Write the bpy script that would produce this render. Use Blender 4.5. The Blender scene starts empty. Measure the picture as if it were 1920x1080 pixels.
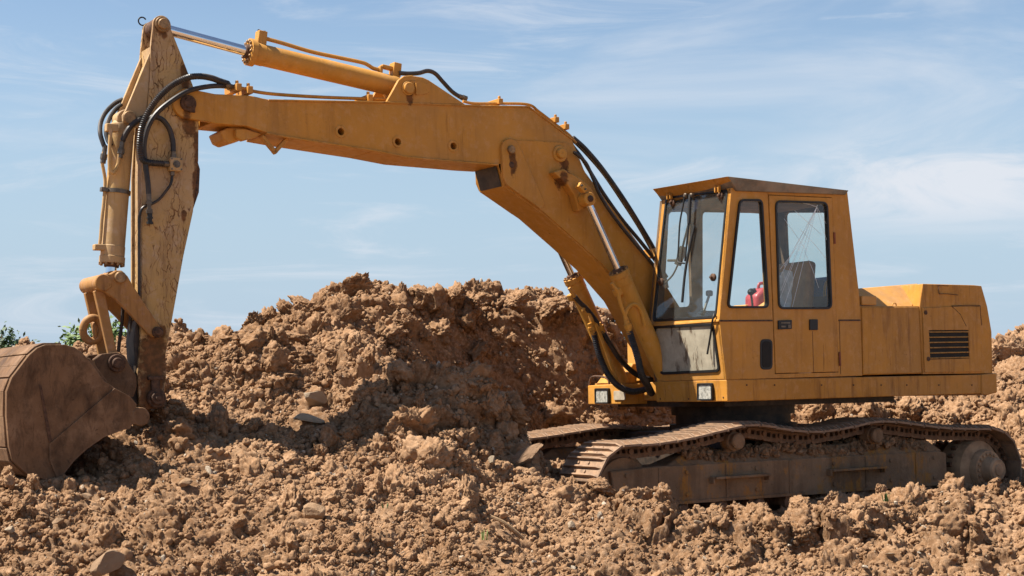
import bpy, bmesh, math, random
import numpy as np
from mathutils import Vector, Matrix, noise as mnoise
from mathutils.geometry import tessellate_polygon

random.seed(7)
np.random.seed(7)
SC = bpy.context.scene
COL = SC.collection

# ------------------------------------------------------------------ camera, sky, sun, exposure
FPX, HOR, CAMZ = 2800.0, 650.0, 1.6
cam_d = bpy.data.cameras.new('camera')
cam = bpy.data.objects.new('camera', cam_d)
COL.objects.link(cam)
cam.location = (0, 0, CAMZ)
cam.rotation_euler = (math.radians(90), 0, 0)
cam_d.sensor_width = 36.0
cam_d.lens = 36.0 * FPX / 1920.0
cam_d.shift_y = (HOR - 540.0) / 1920.0
cam_d.clip_start = 0.1
cam_d.clip_end = 6000
SC.camera = cam

SUN = Vector((-0.53, -0.045, 0.846)).normalized()
SUN_EL = math.asin(SUN.z)
sun_d = bpy.data.lights.new('sun', 'SUN')
sun = bpy.data.objects.new('sun', sun_d)
COL.objects.link(sun)
sun.rotation_euler = (-SUN).to_track_quat('-Z', 'Y').to_euler()
sun.location = SUN * 60
sun_d.energy = 5.0
sun_d.angle = math.radians(0.5)
sun_d.color = (1.0, 0.93, 0.82)

world = bpy.data.worlds.new('World')
SC.world = world
world.use_nodes = True
nt = world.node_tree
nt.nodes.clear()
N, LK = nt.nodes.new, nt.links.new
w_out = N('ShaderNodeOutputWorld')
w_bg = N('ShaderNodeBackground')
w_sky = N('ShaderNodeTexSky')
w_sky.sky_type = 'NISHITA'
w_sky.sun_disc = False
w_sky.sun_elevation = SUN_EL
w_sky.sun_rotation = math.atan2(SUN.x, SUN.y)
w_sky.altitude = 50
w_sky.air_density = 1.0
w_sky.dust_density = 0.15
w_sky.ozone_density = 2.2
w_bg.inputs['Strength'].default_value = 0.0575
# thin cirrus: noise on a high flat layer, stretched along the wind
w_tc = N('ShaderNodeTexCoord')
w_sep = N('ShaderNodeSeparateXYZ')
LK(w_tc.outputs['Generated'], w_sep.inputs[0])
w_z = N('ShaderNodeMath'); w_z.operation = 'MAXIMUM'; w_z.inputs[1].default_value = 0.0
LK(w_sep.outputs['Z'], w_z.inputs[0])
w_za = N('ShaderNodeMath'); w_za.operation = 'ADD'; w_za.inputs[1].default_value = 0.10
LK(w_z.outputs[0], w_za.inputs[0])
w_dx = N('ShaderNodeMath'); w_dx.operation = 'DIVIDE'
w_dy = N('ShaderNodeMath'); w_dy.operation = 'DIVIDE'
LK(w_sep.outputs['X'], w_dx.inputs[0]); LK(w_za.outputs[0], w_dx.inputs[1])
LK(w_sep.outputs['Y'], w_dy.inputs[0]); LK(w_za.outputs[0], w_dy.inputs[1])
w_cmb = N('ShaderNodeCombineXYZ')
LK(w_dx.outputs[0], w_cmb.inputs[0]); LK(w_dy.outputs[0], w_cmb.inputs[1])


def cloud_layer(scale, rot, loc, nscale, detail, rough, dist, lo, hi, vec=None):
    mp = N('ShaderNodeMapping')
    mp.inputs['Scale'].default_value = scale
    mp.inputs['Rotation'].default_value = (0, 0, rot)
    mp.inputs['Location'].default_value = loc
    LK(vec or w_cmb.outputs[0], mp.inputs['Vector'])
    nz = N('ShaderNodeTexNoise')
    nz.inputs['Scale'].default_value = nscale
    nz.inputs['Detail'].default_value = detail
    nz.inputs['Roughness'].default_value = rough
    nz.inputs['Distortion'].default_value = dist
    LK(mp.outputs[0], nz.inputs['Vector'])
    mr = N('ShaderNodeMapRange')
    mr.interpolation_type = 'SMOOTHSTEP'
    mr.inputs['From Min'].default_value = lo
    mr.inputs['From Max'].default_value = hi
    LK(nz.outputs['Fac'], mr.inputs['Value'])
    return mr.outputs[0]


c1 = cloud_layer((3.2, 3.2, 15), 0.10, (1.3, 4.2, 0.6), 1.0, 8, 0.60, 0.6, 0.49, 0.76, w_tc.outputs['Generated'])
c2 = cloud_layer((5.0, 5.0, 34), -0.12, (7.3, 0.6, 2.2), 1.0, 9, 0.66, 1.0, 0.48, 0.80, w_tc.outputs['Generated'])
# one broader bank of thin cloud to the right
c3 = cloud_layer((7, 7, 30), 0.06, (2.2, 3.1, 1.7), 1.0, 9, 0.62, 0.8, 0.30, 0.62, w_tc.outputs['Generated'])
w_dv = N('ShaderNodeVectorMath'); w_dv.operation = 'SUBTRACT'
w_dv.inputs[1].default_value = Vector((0.285, 0.95, 0.108)).normalized()
LK(w_tc.outputs['Generated'], w_dv.inputs[0])
w_ds = N('ShaderNodeVectorMath'); w_ds.operation = 'MULTIPLY'; w_ds.inputs[1].default_value = (1 / 0.15, 1 / 0.15, 1 / 0.042)
LK(w_dv.outputs[0], w_ds.inputs[0])
w_dl = N('ShaderNodeVectorMath'); w_dl.operation = 'LENGTH'; LK(w_ds.outputs[0], w_dl.inputs[0])
w_dm = N('ShaderNodeMapRange'); w_dm.interpolation_type = 'SMOOTHSTEP'
w_dm.inputs['From Min'].default_value = 0.2; w_dm.inputs['From Max'].default_value = 1.25
w_dm.inputs['To Min'].default_value = 1.0; w_dm.inputs['To Max'].default_value = 0.0
LK(w_dl.outputs['Value'], w_dm.inputs['Value'])
w_c3 = N('ShaderNodeMath'); w_c3.operation = 'MULTIPLY'; LK(c3, w_c3.inputs[0]); LK(w_dm.outputs[0], w_c3.inputs[1])
w_c4 = N('ShaderNodeMath'); w_c4.operation = 'MULTIPLY'; w_c4.inputs[1].default_value = 1.7; LK(w_c3.outputs[0], w_c4.inputs[0]); w_c3 = w_c4
w_m3 = N('ShaderNodeMath'); w_m3.operation = 'MAXIMUM'; LK(c2, w_m3.inputs[0]); LK(w_c3.outputs[0], w_m3.inputs[1]); c2 = w_m3.outputs[0]
w_mx = N('ShaderNodeMath'); w_mx.operation = 'MAXIMUM'
LK(c1, w_mx.inputs[0]); LK(c2, w_mx.inputs[1])
w_ms = N('ShaderNodeMath'); w_ms.operation = 'MULTIPLY_ADD'
w_ms.inputs[1].default_value = 0.62; w_ms.inputs[2].default_value = 0.0
LK(w_mx.outputs[0], w_ms.inputs[0])
w_mix = N('ShaderNodeMix'); w_mix.data_type = 'RGBA'
w_mix.inputs['B'].default_value = (5.7, 6.05, 6.6, 1)
LK(w_ms.outputs[0], w_mix.inputs['Factor'])
# pale haze lying low over the horizon
w_hz = N('ShaderNodeMapRange'); w_hz.interpolation_type = 'SMOOTHSTEP'
w_hz.inputs['From Min'].default_value = 0.0; w_hz.inputs['From Max'].default_value = 0.30
w_hz.inputs['To Min'].default_value = 0.92; w_hz.inputs['To Max'].default_value = 0.0
LK(w_z.outputs[0], w_hz.inputs['Value'])
w_mix2 = N('ShaderNodeMix'); w_mix2.data_type = 'RGBA'
w_mix2.inputs['B'].default_value = (3.45, 4.55, 5.75, 1)
LK(w_hz.outputs[0], w_mix2.inputs['Factor'])
LK(w_sky.outputs[0], w_mix2.inputs['A'])
LK(w_mix2.outputs['Result'], w_mix.inputs['A'])
LK(w_mix.outputs['Result'], w_bg.inputs['Color'])
LK(w_bg.outputs[0], w_out.inputs[0])

SC.render.engine = 'CYCLES'
SC.view_settings.view_transform = 'Standard'
SC.view_settings.look = 'None'
SC.view_settings.exposure = 1.2
SC.view_settings.gamma = 1.0
SC.view_settings.use_curve_mapping = False
SC.cycles.max_bounces = 8
SC.cycles.transparent_max_bounces = 16
SC.cycles.use_denoising = True

# ------------------------------------------------------------------ the machine's own frame
TH = math.radians(33.0)
ROLL = math.radians(2.0)
ORG = Vector((2.184, 14.628, 0.0))
MROT = Matrix.Rotation(math.pi + TH, 3, 'Z') @ Matrix.Rotation(ROLL, 3, 'X')
MINV = MROT.transposed()
EYE = MINV @ (Vector((0, 0, CAMZ)) - ORG)


def sight(px, py):
    return MINV @ Vector(((px - 960) / FPX, 1, -(py - HOR) / FPX))


def P(px, py, v):
    """forward and up metres of a sighted point on the machine's plane at side offset v"""
    d = sight(px, py)
    t = (v - EYE.y) / d.y
    p = EYE + d * t
    return (p.x, p.z)


def PV(px, py, v):
    u, w = P(px, py, v)
    return Vector((u, v, w))


def PU(px, py, u):
    d = sight(px, py)
    t = (u - EYE.x) / d.x
    p = EYE + d * t
    return (p.y, p.z)


def poly(pts, v):
    return [P(x, y, v) for x, y in pts]


def Wd(px, py, y):
    """world point of a sighted point at distance y"""
    return Vector(((px - 960) / FPX * y, y, CAMZ - (py - HOR) / FPX * y))


# ------------------------------------------------------------------ materials
def sock(node, *names):
    for n in names:
        if n in node.inputs:
            return node.inputs[n]


class Mat:
    def __init__(self, name):
        self.m = bpy.data.materials.new(name)
        self.m.use_nodes = True
        self.t = self.m.node_tree
        self.t.nodes.clear()
        self.out = self.n('ShaderNodeOutputMaterial')
        self.b = self.n('ShaderNodeBsdfPrincipled')
        self.l(self.b.outputs[0], self.out.inputs[0])
        self.tc = self.n('ShaderNodeTexCoord')

    def n(self, t):
        return self.t.nodes.new(t)

    def l(self, a, b):
        self.t.links.new(a, b)

    def noise(self, scale, detail=4, rough=0.55, stretch=None, loc=(0, 0, 0), dist=0.0, vec=None):
        v = vec or self.tc.outputs['Object']
        if stretch or loc != (0, 0, 0):
            mp = self.n('ShaderNodeMapping')
            mp.inputs['Scale'].default_value = stretch or (1, 1, 1)
            mp.inputs['Location'].default_value = loc
            self.l(v, mp.inputs['Vector'])
            v = mp.outputs[0]
        z = self.n('ShaderNodeTexNoise')
        z.inputs['Scale'].default_value = scale
        z.inputs['Detail'].default_value = detail
        z.inputs['Roughness'].default_value = rough
        z.inputs['Distortion'].default_value = dist
        self.l(v, z.inputs['Vector'])
        return z.outputs['Fac']

    def ramp(self, val, lo, hi, a=0.0, b=1.0):
        r = self.n('ShaderNodeMapRange')
        r.interpolation_type = 'SMOOTHSTEP'
        r.inputs['From Min'].default_value = lo
        r.inputs['From Max'].default_value = hi
        r.inputs['To Min'].default_value = a
        r.inputs['To Max'].default_value = b
        self.l(val, r.inputs['Value'])
        return r.outputs[0]

    def math(self, op, a, b=None, c=None):
        r = self.n('ShaderNodeMath')
        r.operation = op
        for i, x in enumerate((a, b, c)):
            if x is None:
                continue
            if isinstance(x, (int, float)):
                r.inputs[i].default_value = x
            else:
                self.l(x, r.inputs[i])
        return r.outputs[0]

    def mix(self, fac, a, b):
        r = self.n('ShaderNodeMix')
        r.data_type = 'RGBA'
        for s, x in (('Factor', fac), ('A', a), ('B', b)):
            if isinstance(x, (int, float)):
                r.inputs[s].default_value = x
            elif isinstance(x, tuple):
                r.inputs[s].default_value = (*x, 1) if len(x) == 3 else x
            else:
                self.l(x, r.inputs[s])
        return r.outputs['Result']

    def bump(self, h, strength=0.3, dist=0.01, prev=None):
        r = self.n('ShaderNodeBump')
        r.inputs['Strength'].default_value = strength
        r.inputs['Distance'].default_value = dist
        self.l(h, r.inputs['Height'])
        if prev is not None:
            self.l(prev, r.inputs['Normal'])
        return r.outputs[0]

    def set(self, col=None, rough=None, metal=None, spec=None, normal=None):
        for x, s in ((col, 'Base Color'), (rough, 'Roughness'), (metal, 'Metallic'), (spec, 'Specular IOR Level'), (normal, 'Normal')):
            if x is None:
                continue
            i = self.b.inputs[s]
            if isinstance(x, (int, float)):
                i.default_value = x
            elif isinstance(x, tuple):
                i.default_value = (*x, 1)
            else:
                self.l(x, i)
        return self.m


RUST = (0.055, 0.022, 0.010)
SOIL = (0.33, 0.20, 0.115)


def stain_mask(M, spots):
    """soft marks of rust and grease round the pins, also painted shade at the boom mouth, running down: spots are (u, w, reach, run)"""
    sp = M.n('ShaderNodeSeparateXYZ')
    M.l(M.tc.outputs['Object'], sp.inputs[0])
    nz = M.noise(15, 7, 0.7)
    tot = None
    for (u, w, r, run) in spots:
        du = M.math('DIVIDE', M.math('SUBTRACT', sp.outputs['X'], u), r)
        dw = M.math('SUBTRACT', w, sp.outputs['Z'])      # positive below the pin
        up = M.math('DIVIDE', M.math('MINIMUM', dw, 0.0), r)
        dn = M.math('DIVIDE', M.math('MAXIMUM', dw, 0.0), run)
        d = M.math('ADD', M.math('ADD', M.math('MULTIPLY', du, du), M.math('MULTIPLY', up, up)), M.math('MULTIPLY', dn, dn))
        d = M.math('ADD', d, M.math('MULTIPLY', M.math('SUBTRACT', nz, 0.5), 2.4))
        s = M.ramp(d, 0.30, 0.85, 1.0, 0.0)
        tot = s if tot is None else M.math('MAXIMUM', tot, s)
    return tot


def paint(name, base, rust=0.35, grime=0.35, dust=0.35, rough=0.5, spots=None, crack=0.0, seed=0.0, soil=0.0, soil_top=1.3):
    M = Mat(name)
    L = (seed, seed * 1.7, seed * 0.6)
    c = M.mix(M.ramp(M.noise(1.6, 3, 0.6, loc=L), 0.3, 0.7), tuple(x * 0.86 for x in base), tuple(min(1, x * 1.08) for x in base))
    c = M.mix(M.ramp(M.noise(0.9, 5, 0.65, loc=(3 + seed, 1, 2)), 0.40, 0.66, 0, 0.6), c, (base[0] * 0.76, base[1] * 0.86, base[2] * 1.5 + 0.005))
    # faded chalky scuffs
    c = M.mix(M.ramp(M.noise(14, 8, 0.7, loc=(1, seed, 4)), 0.48, 0.72, 0, 0.55), c, (base[0] * 1.06, base[1] * 1.26, base[2] * 2.2 + 0.03))
    # rain streaks of grime
    st = M.noise(13.0, 6, 0.66, stretch=(1, 1, 0.10), loc=(2 + seed, 0, 1))
    c = M.mix(M.ramp(st, 0.50, 0.76, 0, min(0.8, grime * 1.3)), c, (base[0] * 0.30, base[1] * 0.24, base[2] * 0.35))
    # rust: specks gathered in patches
    patch = M.ramp(M.noise(1.9, 4, 0.6, loc=(seed, 5, 2)), 0.46, 0.72)
    speck = M.ramp(M.noise(38, 6, 0.72, loc=(0, seed, 0)), 0.56, 0.66)
    flake = M.ramp(M.noise(11, 8, 0.75, loc=(4, 0, seed), dist=0.6), 0.64, 0.70)
    r = M.math('MULTIPLY', M.math('MAXIMUM', M.math('MULTIPLY', speck, patch), flake), rust)
    if crack:
        vo = M.n('ShaderNodeTexVoronoi')
        vo.feature = 'DISTANCE_TO_EDGE'
        mp = M.n('ShaderNodeMapping')
        mp.inputs['Scale'].default_value = (3.8, 3.8, 0.42)
        wob = M.n('ShaderNodeTexNoise'); wob.inputs['Scale'].default_value = 5; wob.inputs['Detail'].default_value = 6
        M.l(M.tc.outputs['Object'], wob.inputs['Vector'])
        va = M.n('ShaderNodeVectorMath'); va.operation = 'MULTIPLY_ADD'
        va.inputs[1].default_value = (0.16, 0.16, 0.22)
        M.l(wob.outputs['Color'], va.inputs[0]); M.l(M.tc.outputs['Object'], va.inputs[2])
        M.l(va.outputs[0], mp.inputs['Vector'])
        vo.inputs['Scale'].default_value = 7
        M.l(mp.outputs[0], vo.inputs['Vector'])
        ln = M.math('MULTIPLY', M.ramp(vo.outputs['Distance'], 0.0, 0.085, 1.0, 0.0), M.ramp(M.noise(8, 5, 0.7, loc=(3, 8, 1)), 0.38, 0.58))
        pm = M.ramp(M.noise(1.9, 4, 0.6, loc=(7, 2, 0)), 0.38, 0.56)
        r = M.math('MAXIMUM', r, M.math('MULTIPLY', M.math('MULTIPLY', ln, pm), crack))
    # runs of rust below seams
    drip = M.math('MULTIPLY', M.ramp(M.noise(26, 4, 0.6, stretch=(1, 1, 0.045), loc=(seed, 2, 3)), 0.60, 0.72), M.ramp(M.noise(2.6, 4, 0.6, loc=(seed, 9, 4)), 0.50, 0.66))
    r = M.math('MAXIMUM', r, M.math('MULTIPLY', drip, min(0.85, 0.25 + rust * 1.6)))
    # chipped edges
    bv = M.n('ShaderNodeBevel'); bv.samples = 4; bv.inputs['Radius'].default_value = 0.016
    ge = M.n('ShaderNodeNewGeometry')
    dt = M.n('ShaderNodeVectorMath'); dt.operation = 'DOT_PRODUCT'
    M.l(bv.outputs[0], dt.inputs[0]); M.l(ge.outputs['Normal'], dt.inputs[1])
    edge = M.math('MULTIPLY', M.ramp(dt.outputs['Value'], 0.80, 0.985, 1.0, 0.0), M.ramp(M.noise(9, 6, 0.75, loc=(seed, 1, 7)), 0.47, 0.60))
    r = M.math('MAXIMUM', r, M.math('MULTIPLY', edge, 0.8))
    if spots:
        r = M.math('MAXIMUM', r, M.math('MULTIPLY', stain_mask(M, spots), 0.88))
    rc = M.mix(M.ramp(M.noise(24, 4), 0.35, 0.7), RUST, (0.15, 0.055, 0.02))
    c = M.mix(r, c, rc)
    # dust lying on faces that look up
    g = M.n('ShaderNodeNewGeometry')
    sp = M.n('ShaderNodeSeparateXYZ'); M.l(g.outputs['Normal'], sp.inputs[0])
    dm = M.math('MULTIPLY', M.ramp(sp.outputs['Z'], 0.15, 0.8, 0, dust), M.ramp(M.noise(7, 5, 0.6), 0.3, 0.65))
    c = M.mix(dm, c, SOIL)
    if soil:
        # mud thrown up over the lower works
        ob = M.n('ShaderNodeSeparateXYZ'); M.l(M.tc.outputs['Object'], ob.inputs[0])
        sm = M.math('ADD', M.ramp(ob.outputs['Z'], 0.0, soil_top, 1.0, 0.0), M.math('MULTIPLY', M.math('SUBTRACT', M.noise(5, 6, 0.65), 0.5), 1.1))
        c = M.mix(M.ramp(sm, 0.25, 0.75, 0, soil), c, M.mix(M.noise(16, 5), (0.10, 0.052, 0.024), (0.21, 0.125, 0.07)))
    ro = M.math('ADD', M.math('MULTIPLY', r, 0.35), M.ramp(M.noise(20, 4), 0.3, 0.7, rough - 0.06, rough + 0.12))
    nb = M.bump(M.noise(4, 3), 0.28, 0.02)
    nb = M.bump(M.math('SUBTRACT', M.noise(70, 4), r), 0.18, 0.004, nb)
    return M.set(c, ro, 0.0, 0.22, nb)


def plain(name, col, rough=0.6, metal=0.0, vary=0.25, scale=12, bump=0.0, spec=0.4, dust=0.0):
    M = Mat(name)
    c = M.mix(M.ramp(M.noise(scale, 5, 0.6), 0.3, 0.7), tuple(x * (1 - vary) for x in col), tuple(min(1, x * (1 + vary)) for x in col))
    if dust:
        c = M.mix(M.ramp(M.noise(8, 6, 0.68, loc=(3, 1, 2)), 0.38, 0.66, 0, dust), c, SOIL)
    nb = M.bump(M.noise(scale * 5, 4), bump, 0.006) if bump else None
    return M.set(c, rough, metal, spec, nb)


YEL = (0.50, 0.230, 0.036)
YPALE = (0.46, 0.288, 0.105)


def spot(px, py, v, r, run):
    u, w = P(px, py, v)
    return (u, w, r, run)


mat_boom = paint('boom paint', YEL, rust=0.25, grime=0.22, dust=0.3, spots=[
    spot(352, 194, .08, .05, .17), spot(768, 180, .1, .04, .10), spot(957, 290, .1, .045, .30), spot(959, 308, .1, .05, .13),
    spot(1056, 306, .1, .07, .16), spot(918, 335, .1, .11, .16), spot(1075, 400, .1, .05, .1)])  # spot at the gusset mouth: rust plus the hollow's shade painted on
mat_doubler = paint('lower boom paint', (0.48, 0.216, 0.032), rust=0.2, grime=0.25, dust=0.3, seed=3.1, spots=[
    spot(957, 290, .1, .045, .26), spot(959, 308, .1, .05, .13), spot(1056, 304, .1, .07, .16), spot(1045, 335, .1, .06, .12)])
mat_stick = paint('stick paint', YPALE, rust=0.85, grime=0.55, dust=0.2, crack=1.0, seed=1.3, rough=0.6, spots=[
    spot(348, 130, .03, .05, .40), spot(352, 222, .03, .09, .20), spot(370, 255, .03, .045, .5), spot(304, 52, .03, .07, .10), spot(287, 655, .03, .16, 1.3), spot(369, 330, .03, .05, .35),
    spot(345, 400, .03, .03, .10), spot(296, 624, .03, .09, .2), spot(258, 560, .03, .03, .6)])
mat_pale = paint('faded cylinder paint', YPALE, rust=0.5, grime=0.3, dust=0.25, seed=5.2, rough=0.6)
mat_cyl = paint('cylinder paint', (0.53, 0.247, 0.038), rust=0.15, grime=0.2, dust=0.3, seed=2.2, rough=0.45)
mat_cab = paint('cab paint', (0.51, 0.230, 0.036), rust=0.3, grime=0.26, dust=0.25, seed=8.4, rough=0.48)
mat_body = paint('body paint', (0.48, 0.216, 0.032), rust=0.4, grime=0.5, dust=0.25, seed=4.4, rough=0.5, soil=0.5, soil_top=1.75)
mat_hood = paint('hood paint', (0.56, 0.27, 0.06), rust=0.1, grime=0.15, dust=0.3, seed=6.1, rough=0.5)
mat_deck = paint('deck paint', (0.47, 0.209, 0.031), rust=0.5, grime=0.6, dust=0.25, seed=9.9, rough=0.55, soil=0.75, soil_top=1.62)
mat_link = paint('linkage paint', (0.36, 0.18, 0.055), rust=0.8, grime=0.6, dust=0.5, seed=7.7, rough=0.6)
mat_roof = plain('weathered roof', (0.19, 0.162, 0.122), 0.8, vary=0.35, scale=6, bump=0.2, dust=0.4)
mat_frame = None
mat_track = plain('track steel', (0.21, 0.135, 0.085), 0.75, 0.1, 0.35, 14, 0.35, dust=0.9)
mat_chain = plain('rusty chain steel', (0.12, 0.065, 0.035), 0.75, 0.2, 0.4, 16, 0.4, dust=0.45)
def worn_steel(name, a, b, mud):
    M = Mat(name)
    c = M.mix(M.ramp(M.noise(1.8, 6, 0.65), 0.3, 0.7), a, b)
    c = M.mix(M.ramp(M.noise(7, 6, 0.65, stretch=(1, 1, 0.45), loc=(4, 1, 2), dist=0.8), 0.44, 0.72, 0, 0.75), c, (0.05, 0.028, 0.016))
    c = M.mix(M.ramp(M.noise(3.2, 7, 0.7, loc=(9, 3, 2)), 0.48, 0.72, 0, mud), c, SOIL)
    c = M.mix(M.ramp(M.noise(26, 6, 0.7, loc=(1, 3, 8)), 0.60, 0.70, 0, 0.7), c, (0.035, 0.022, 0.015))
    c = M.mix(M.ramp(M.noise(9, 4, 0.6, stretch=(0.2, 1, 1), loc=(5, 5, 2)), 0.68, 0.74, 0, 0.4), c, (0.30, 0.20, 0.13))
    c = M.mix(M.ramp(M.noise(16, 6, 0.7, stretch=(1, 1, 0.35), loc=(2, 7, 2), dist=1.2), 0.50, 0.68, 0, 0.6), c, (0.065, 0.034, 0.018))
    bv = M.n('ShaderNodeBevel'); bv.samples = 4; bv.inputs['Radius'].default_value = 0.022
    ge = M.n('ShaderNodeNewGeometry')
    dt = M.n('ShaderNodeVectorMath'); dt.operation = 'DOT_PRODUCT'
    M.l(bv.outputs[0], dt.inputs[0]); M.l(ge.outputs['Normal'], dt.inputs[1])
    edge = M.math('MULTIPLY', M.ramp(dt.outputs['Value'], 0.80, 0.985, 1.0, 0.0), M.ramp(M.noise(7, 6, 0.75), 0.35, 0.55))
    c = M.mix(M.math('MULTIPLY', edge, 0.35), c, (0.28, 0.19, 0.12))
    nb = M.bump(M.noise(5, 5), 0.25, 0.02)
    return M.set(c, M.ramp(M.noise(8, 5), 0.3, 0.7, 0.6, 0.9), 0.0, 0.15, M.bump(M.noise(60, 5, 0.7), 0.3, 0.005, nb))


mat_bucket = worn_steel('bucket steel', (0.180, 0.100, 0.052), (0.110, 0.062, 0.034), 0.48)


def muddy_steel(name):
    M = Mat(name)
    c = M.mix(M.ramp(M.noise(2.2, 6, 0.65), 0.3, 0.7), (0.275, 0.170, 0.096), (0.175, 0.108, 0.062))
    c = M.mix(M.ramp(M.noise(5, 6, 0.65, stretch=(1, 1, 0.12), loc=(4, 1, 2)), 0.45, 0.72, 0, 0.8), c, (0.095, 0.055, 0.030))
    yp = M.math('MULTIPLY', M.ramp(M.noise(3.4, 7, 0.72, stretch=(1, 1, 0.5), loc=(2, 3, 7)), 0.52, 0.60), M.ramp(M.noise(20, 5, 0.7, stretch=(1, 1, 0.2)), 0.36, 0.60))
    c = M.mix(M.math('MULTIPLY', yp, 0.7), c, (0.40, 0.165, 0.022))
    c = M.mix(M.ramp(M.noise(24, 6, 0.72, loc=(1, 3, 8)), 0.60, 0.70, 0, 0.6), c, (0.05, 0.030, 0.018))
    c = M.mix(M.ramp(M.noise(6, 7, 0.72, loc=(8, 3, 3)), 0.55, 0.72, 0, 0.6), c, SOIL)
    nb = M.bump(M.noise(9, 7, 0.7), 0.9, 0.03)
    return M.set(c, 0.88, 0.0, 0.2, M.bump(M.noise(70, 5, 0.7), 0.4, 0.005, nb))


mat_frame = muddy_steel('muddy track frame')
mat_hub = plain('dusty hub paint', (0.34, 0.21, 0.115), 0.85, 0, 0.3, 9, 0.3, dust=0.6)
mat_dark = plain('greasy black steel', (0.022, 0.016, 0.012), 0.6, 0.0, 0.4, 10, 0.2, dust=0.12)
mat_void = plain('dark interior', (0.012, 0.010, 0.008), 0.8)  # near-black that stands in for the shade inside openings
mat_pin = plain('pin steel', (0.26, 0.155, 0.07), 0.5, 0.35, 0.4, 25, 0.2)
mat_rustpin = plain('rusted steel', (0.085, 0.042, 0.022), 0.75, 0.1, 0.45, 30, 0.4)
mat_rubber = plain('rubber hose', (0.014, 0.014, 0.015), 0.42, 0.0, 0.3, 20, 0.0, dust=0.10)
mat_gasket = plain('rubber gasket', (0.012, 0.012, 0.012), 0.5)
mat_chrome = plain('chrome rod', (0.72, 0.74, 0.77), 0.09, 1.0, 0.06, 8)
mat_fit = plain('hose fitting', (0.13, 0.105, 0.08), 0.45, 0.6, 0.3, 30)
mat_interior = plain('cab lining', (0.12, 0.075, 0.042), 0.8, 0, 0.3, 8, 0.1)
mat_lens = plain('headlight glass', (0.33, 0.32, 0.28), 0.2, 0.0, 0.45, 35, 0.5, spec=0.8)
mat_red = plain('red plastic', (0.34, 0.045, 0.05), 0.4, 0, 0.15)
mat_blue = plain('blue plastic', (0.012, 0.05, 0.16), 0.45)
mat_jacket = plain('grey cloth', (0.50, 0.50, 0.51), 0.9, 0, 0.3, 6, 0.3)
mat_seat = plain('brown vinyl', (0.40, 0.21, 0.065), 0.6, 0, 0.25, 8, 0.15)
mat_green = plain('green cladding', (0.022, 0.055, 0.045), 0.6)
mat_brownwall = plain('brown cladding', (0.10, 0.06, 0.035), 0.8)
mat_crack = plain('broken glass edge', (0.75, 0.8, 0.82), 0.4)


def glass(name, tint, dirt, dirt_col, refl=1.0, streak=0.0):
    M = Mat(name)
    M.t.nodes.remove(M.b)
    tr = M.n('ShaderNodeBsdfTransparent'); tr.inputs[0].default_value = (*tint, 1)
    gl = M.n('ShaderNodeBsdfGlossy'); gl.inputs['Roughness'].default_value = 0.03
    ge = M.n('ShaderNodeNewGeometry')
    dt = M.n('ShaderNodeVectorMath'); dt.operation = 'DOT_PRODUCT'
    M.l(ge.outputs['Normal'], dt.inputs[0]); M.l(ge.outputs['Incoming'], dt.inputs[1])
    k1 = M.math('SUBTRACT', 1.0, M.math('ABSOLUTE', dt.outputs['Value']))
    fres = M.math('MULTIPLY_ADD', M.math('POWER', k1, 5.0), 0.96, 0.04)
    mx = M.n('ShaderNodeMixShader')
    M.l(M.math('MULTIPLY', fres, refl), mx.inputs[0]); M.l(tr.outputs[0], mx.inputs[1]); M.l(gl.outputs[0], mx.inputs[2])
    df = M.n('ShaderNodeBsdfDiffuse')
    c = M.mix(M.ramp(M.noise(9, 6, 0.65, stretch=(1, 1, 0.3)), 0.54, 0.62, 0, streak), dirt_col, (0.11, 0.07, 0.045))
    M.l(c, df.inputs[0])
    m2 = M.n('ShaderNodeMixShader')
    f = M.ramp(M.noise(5, 8, 0.7), 0.25, 0.75, dirt * 0.7, min(1, dirt * 1.3))
    M.l(f, m2.inputs[0]); M.l(mx.outputs[0], m2.inputs[1]); M.l(df.outputs[0], m2.inputs[2])
    M.l(m2.outputs[0], M.out.inputs[0])
    return M.m


mat_glass = glass('side glass', (0.93, 0.96, 0.95), 0.015, (0.5, 0.5, 0.46))
mat_screen = glass('windscreen glass', (0.86, 0.90, 0.90), 0.045, (0.42, 0.42, 0.40))
mat_dusty = glass('dusty glass', (0.7, 0.7, 0.62), 0.80, (0.42, 0.375, 0.285), 0.7, 0.8)


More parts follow.
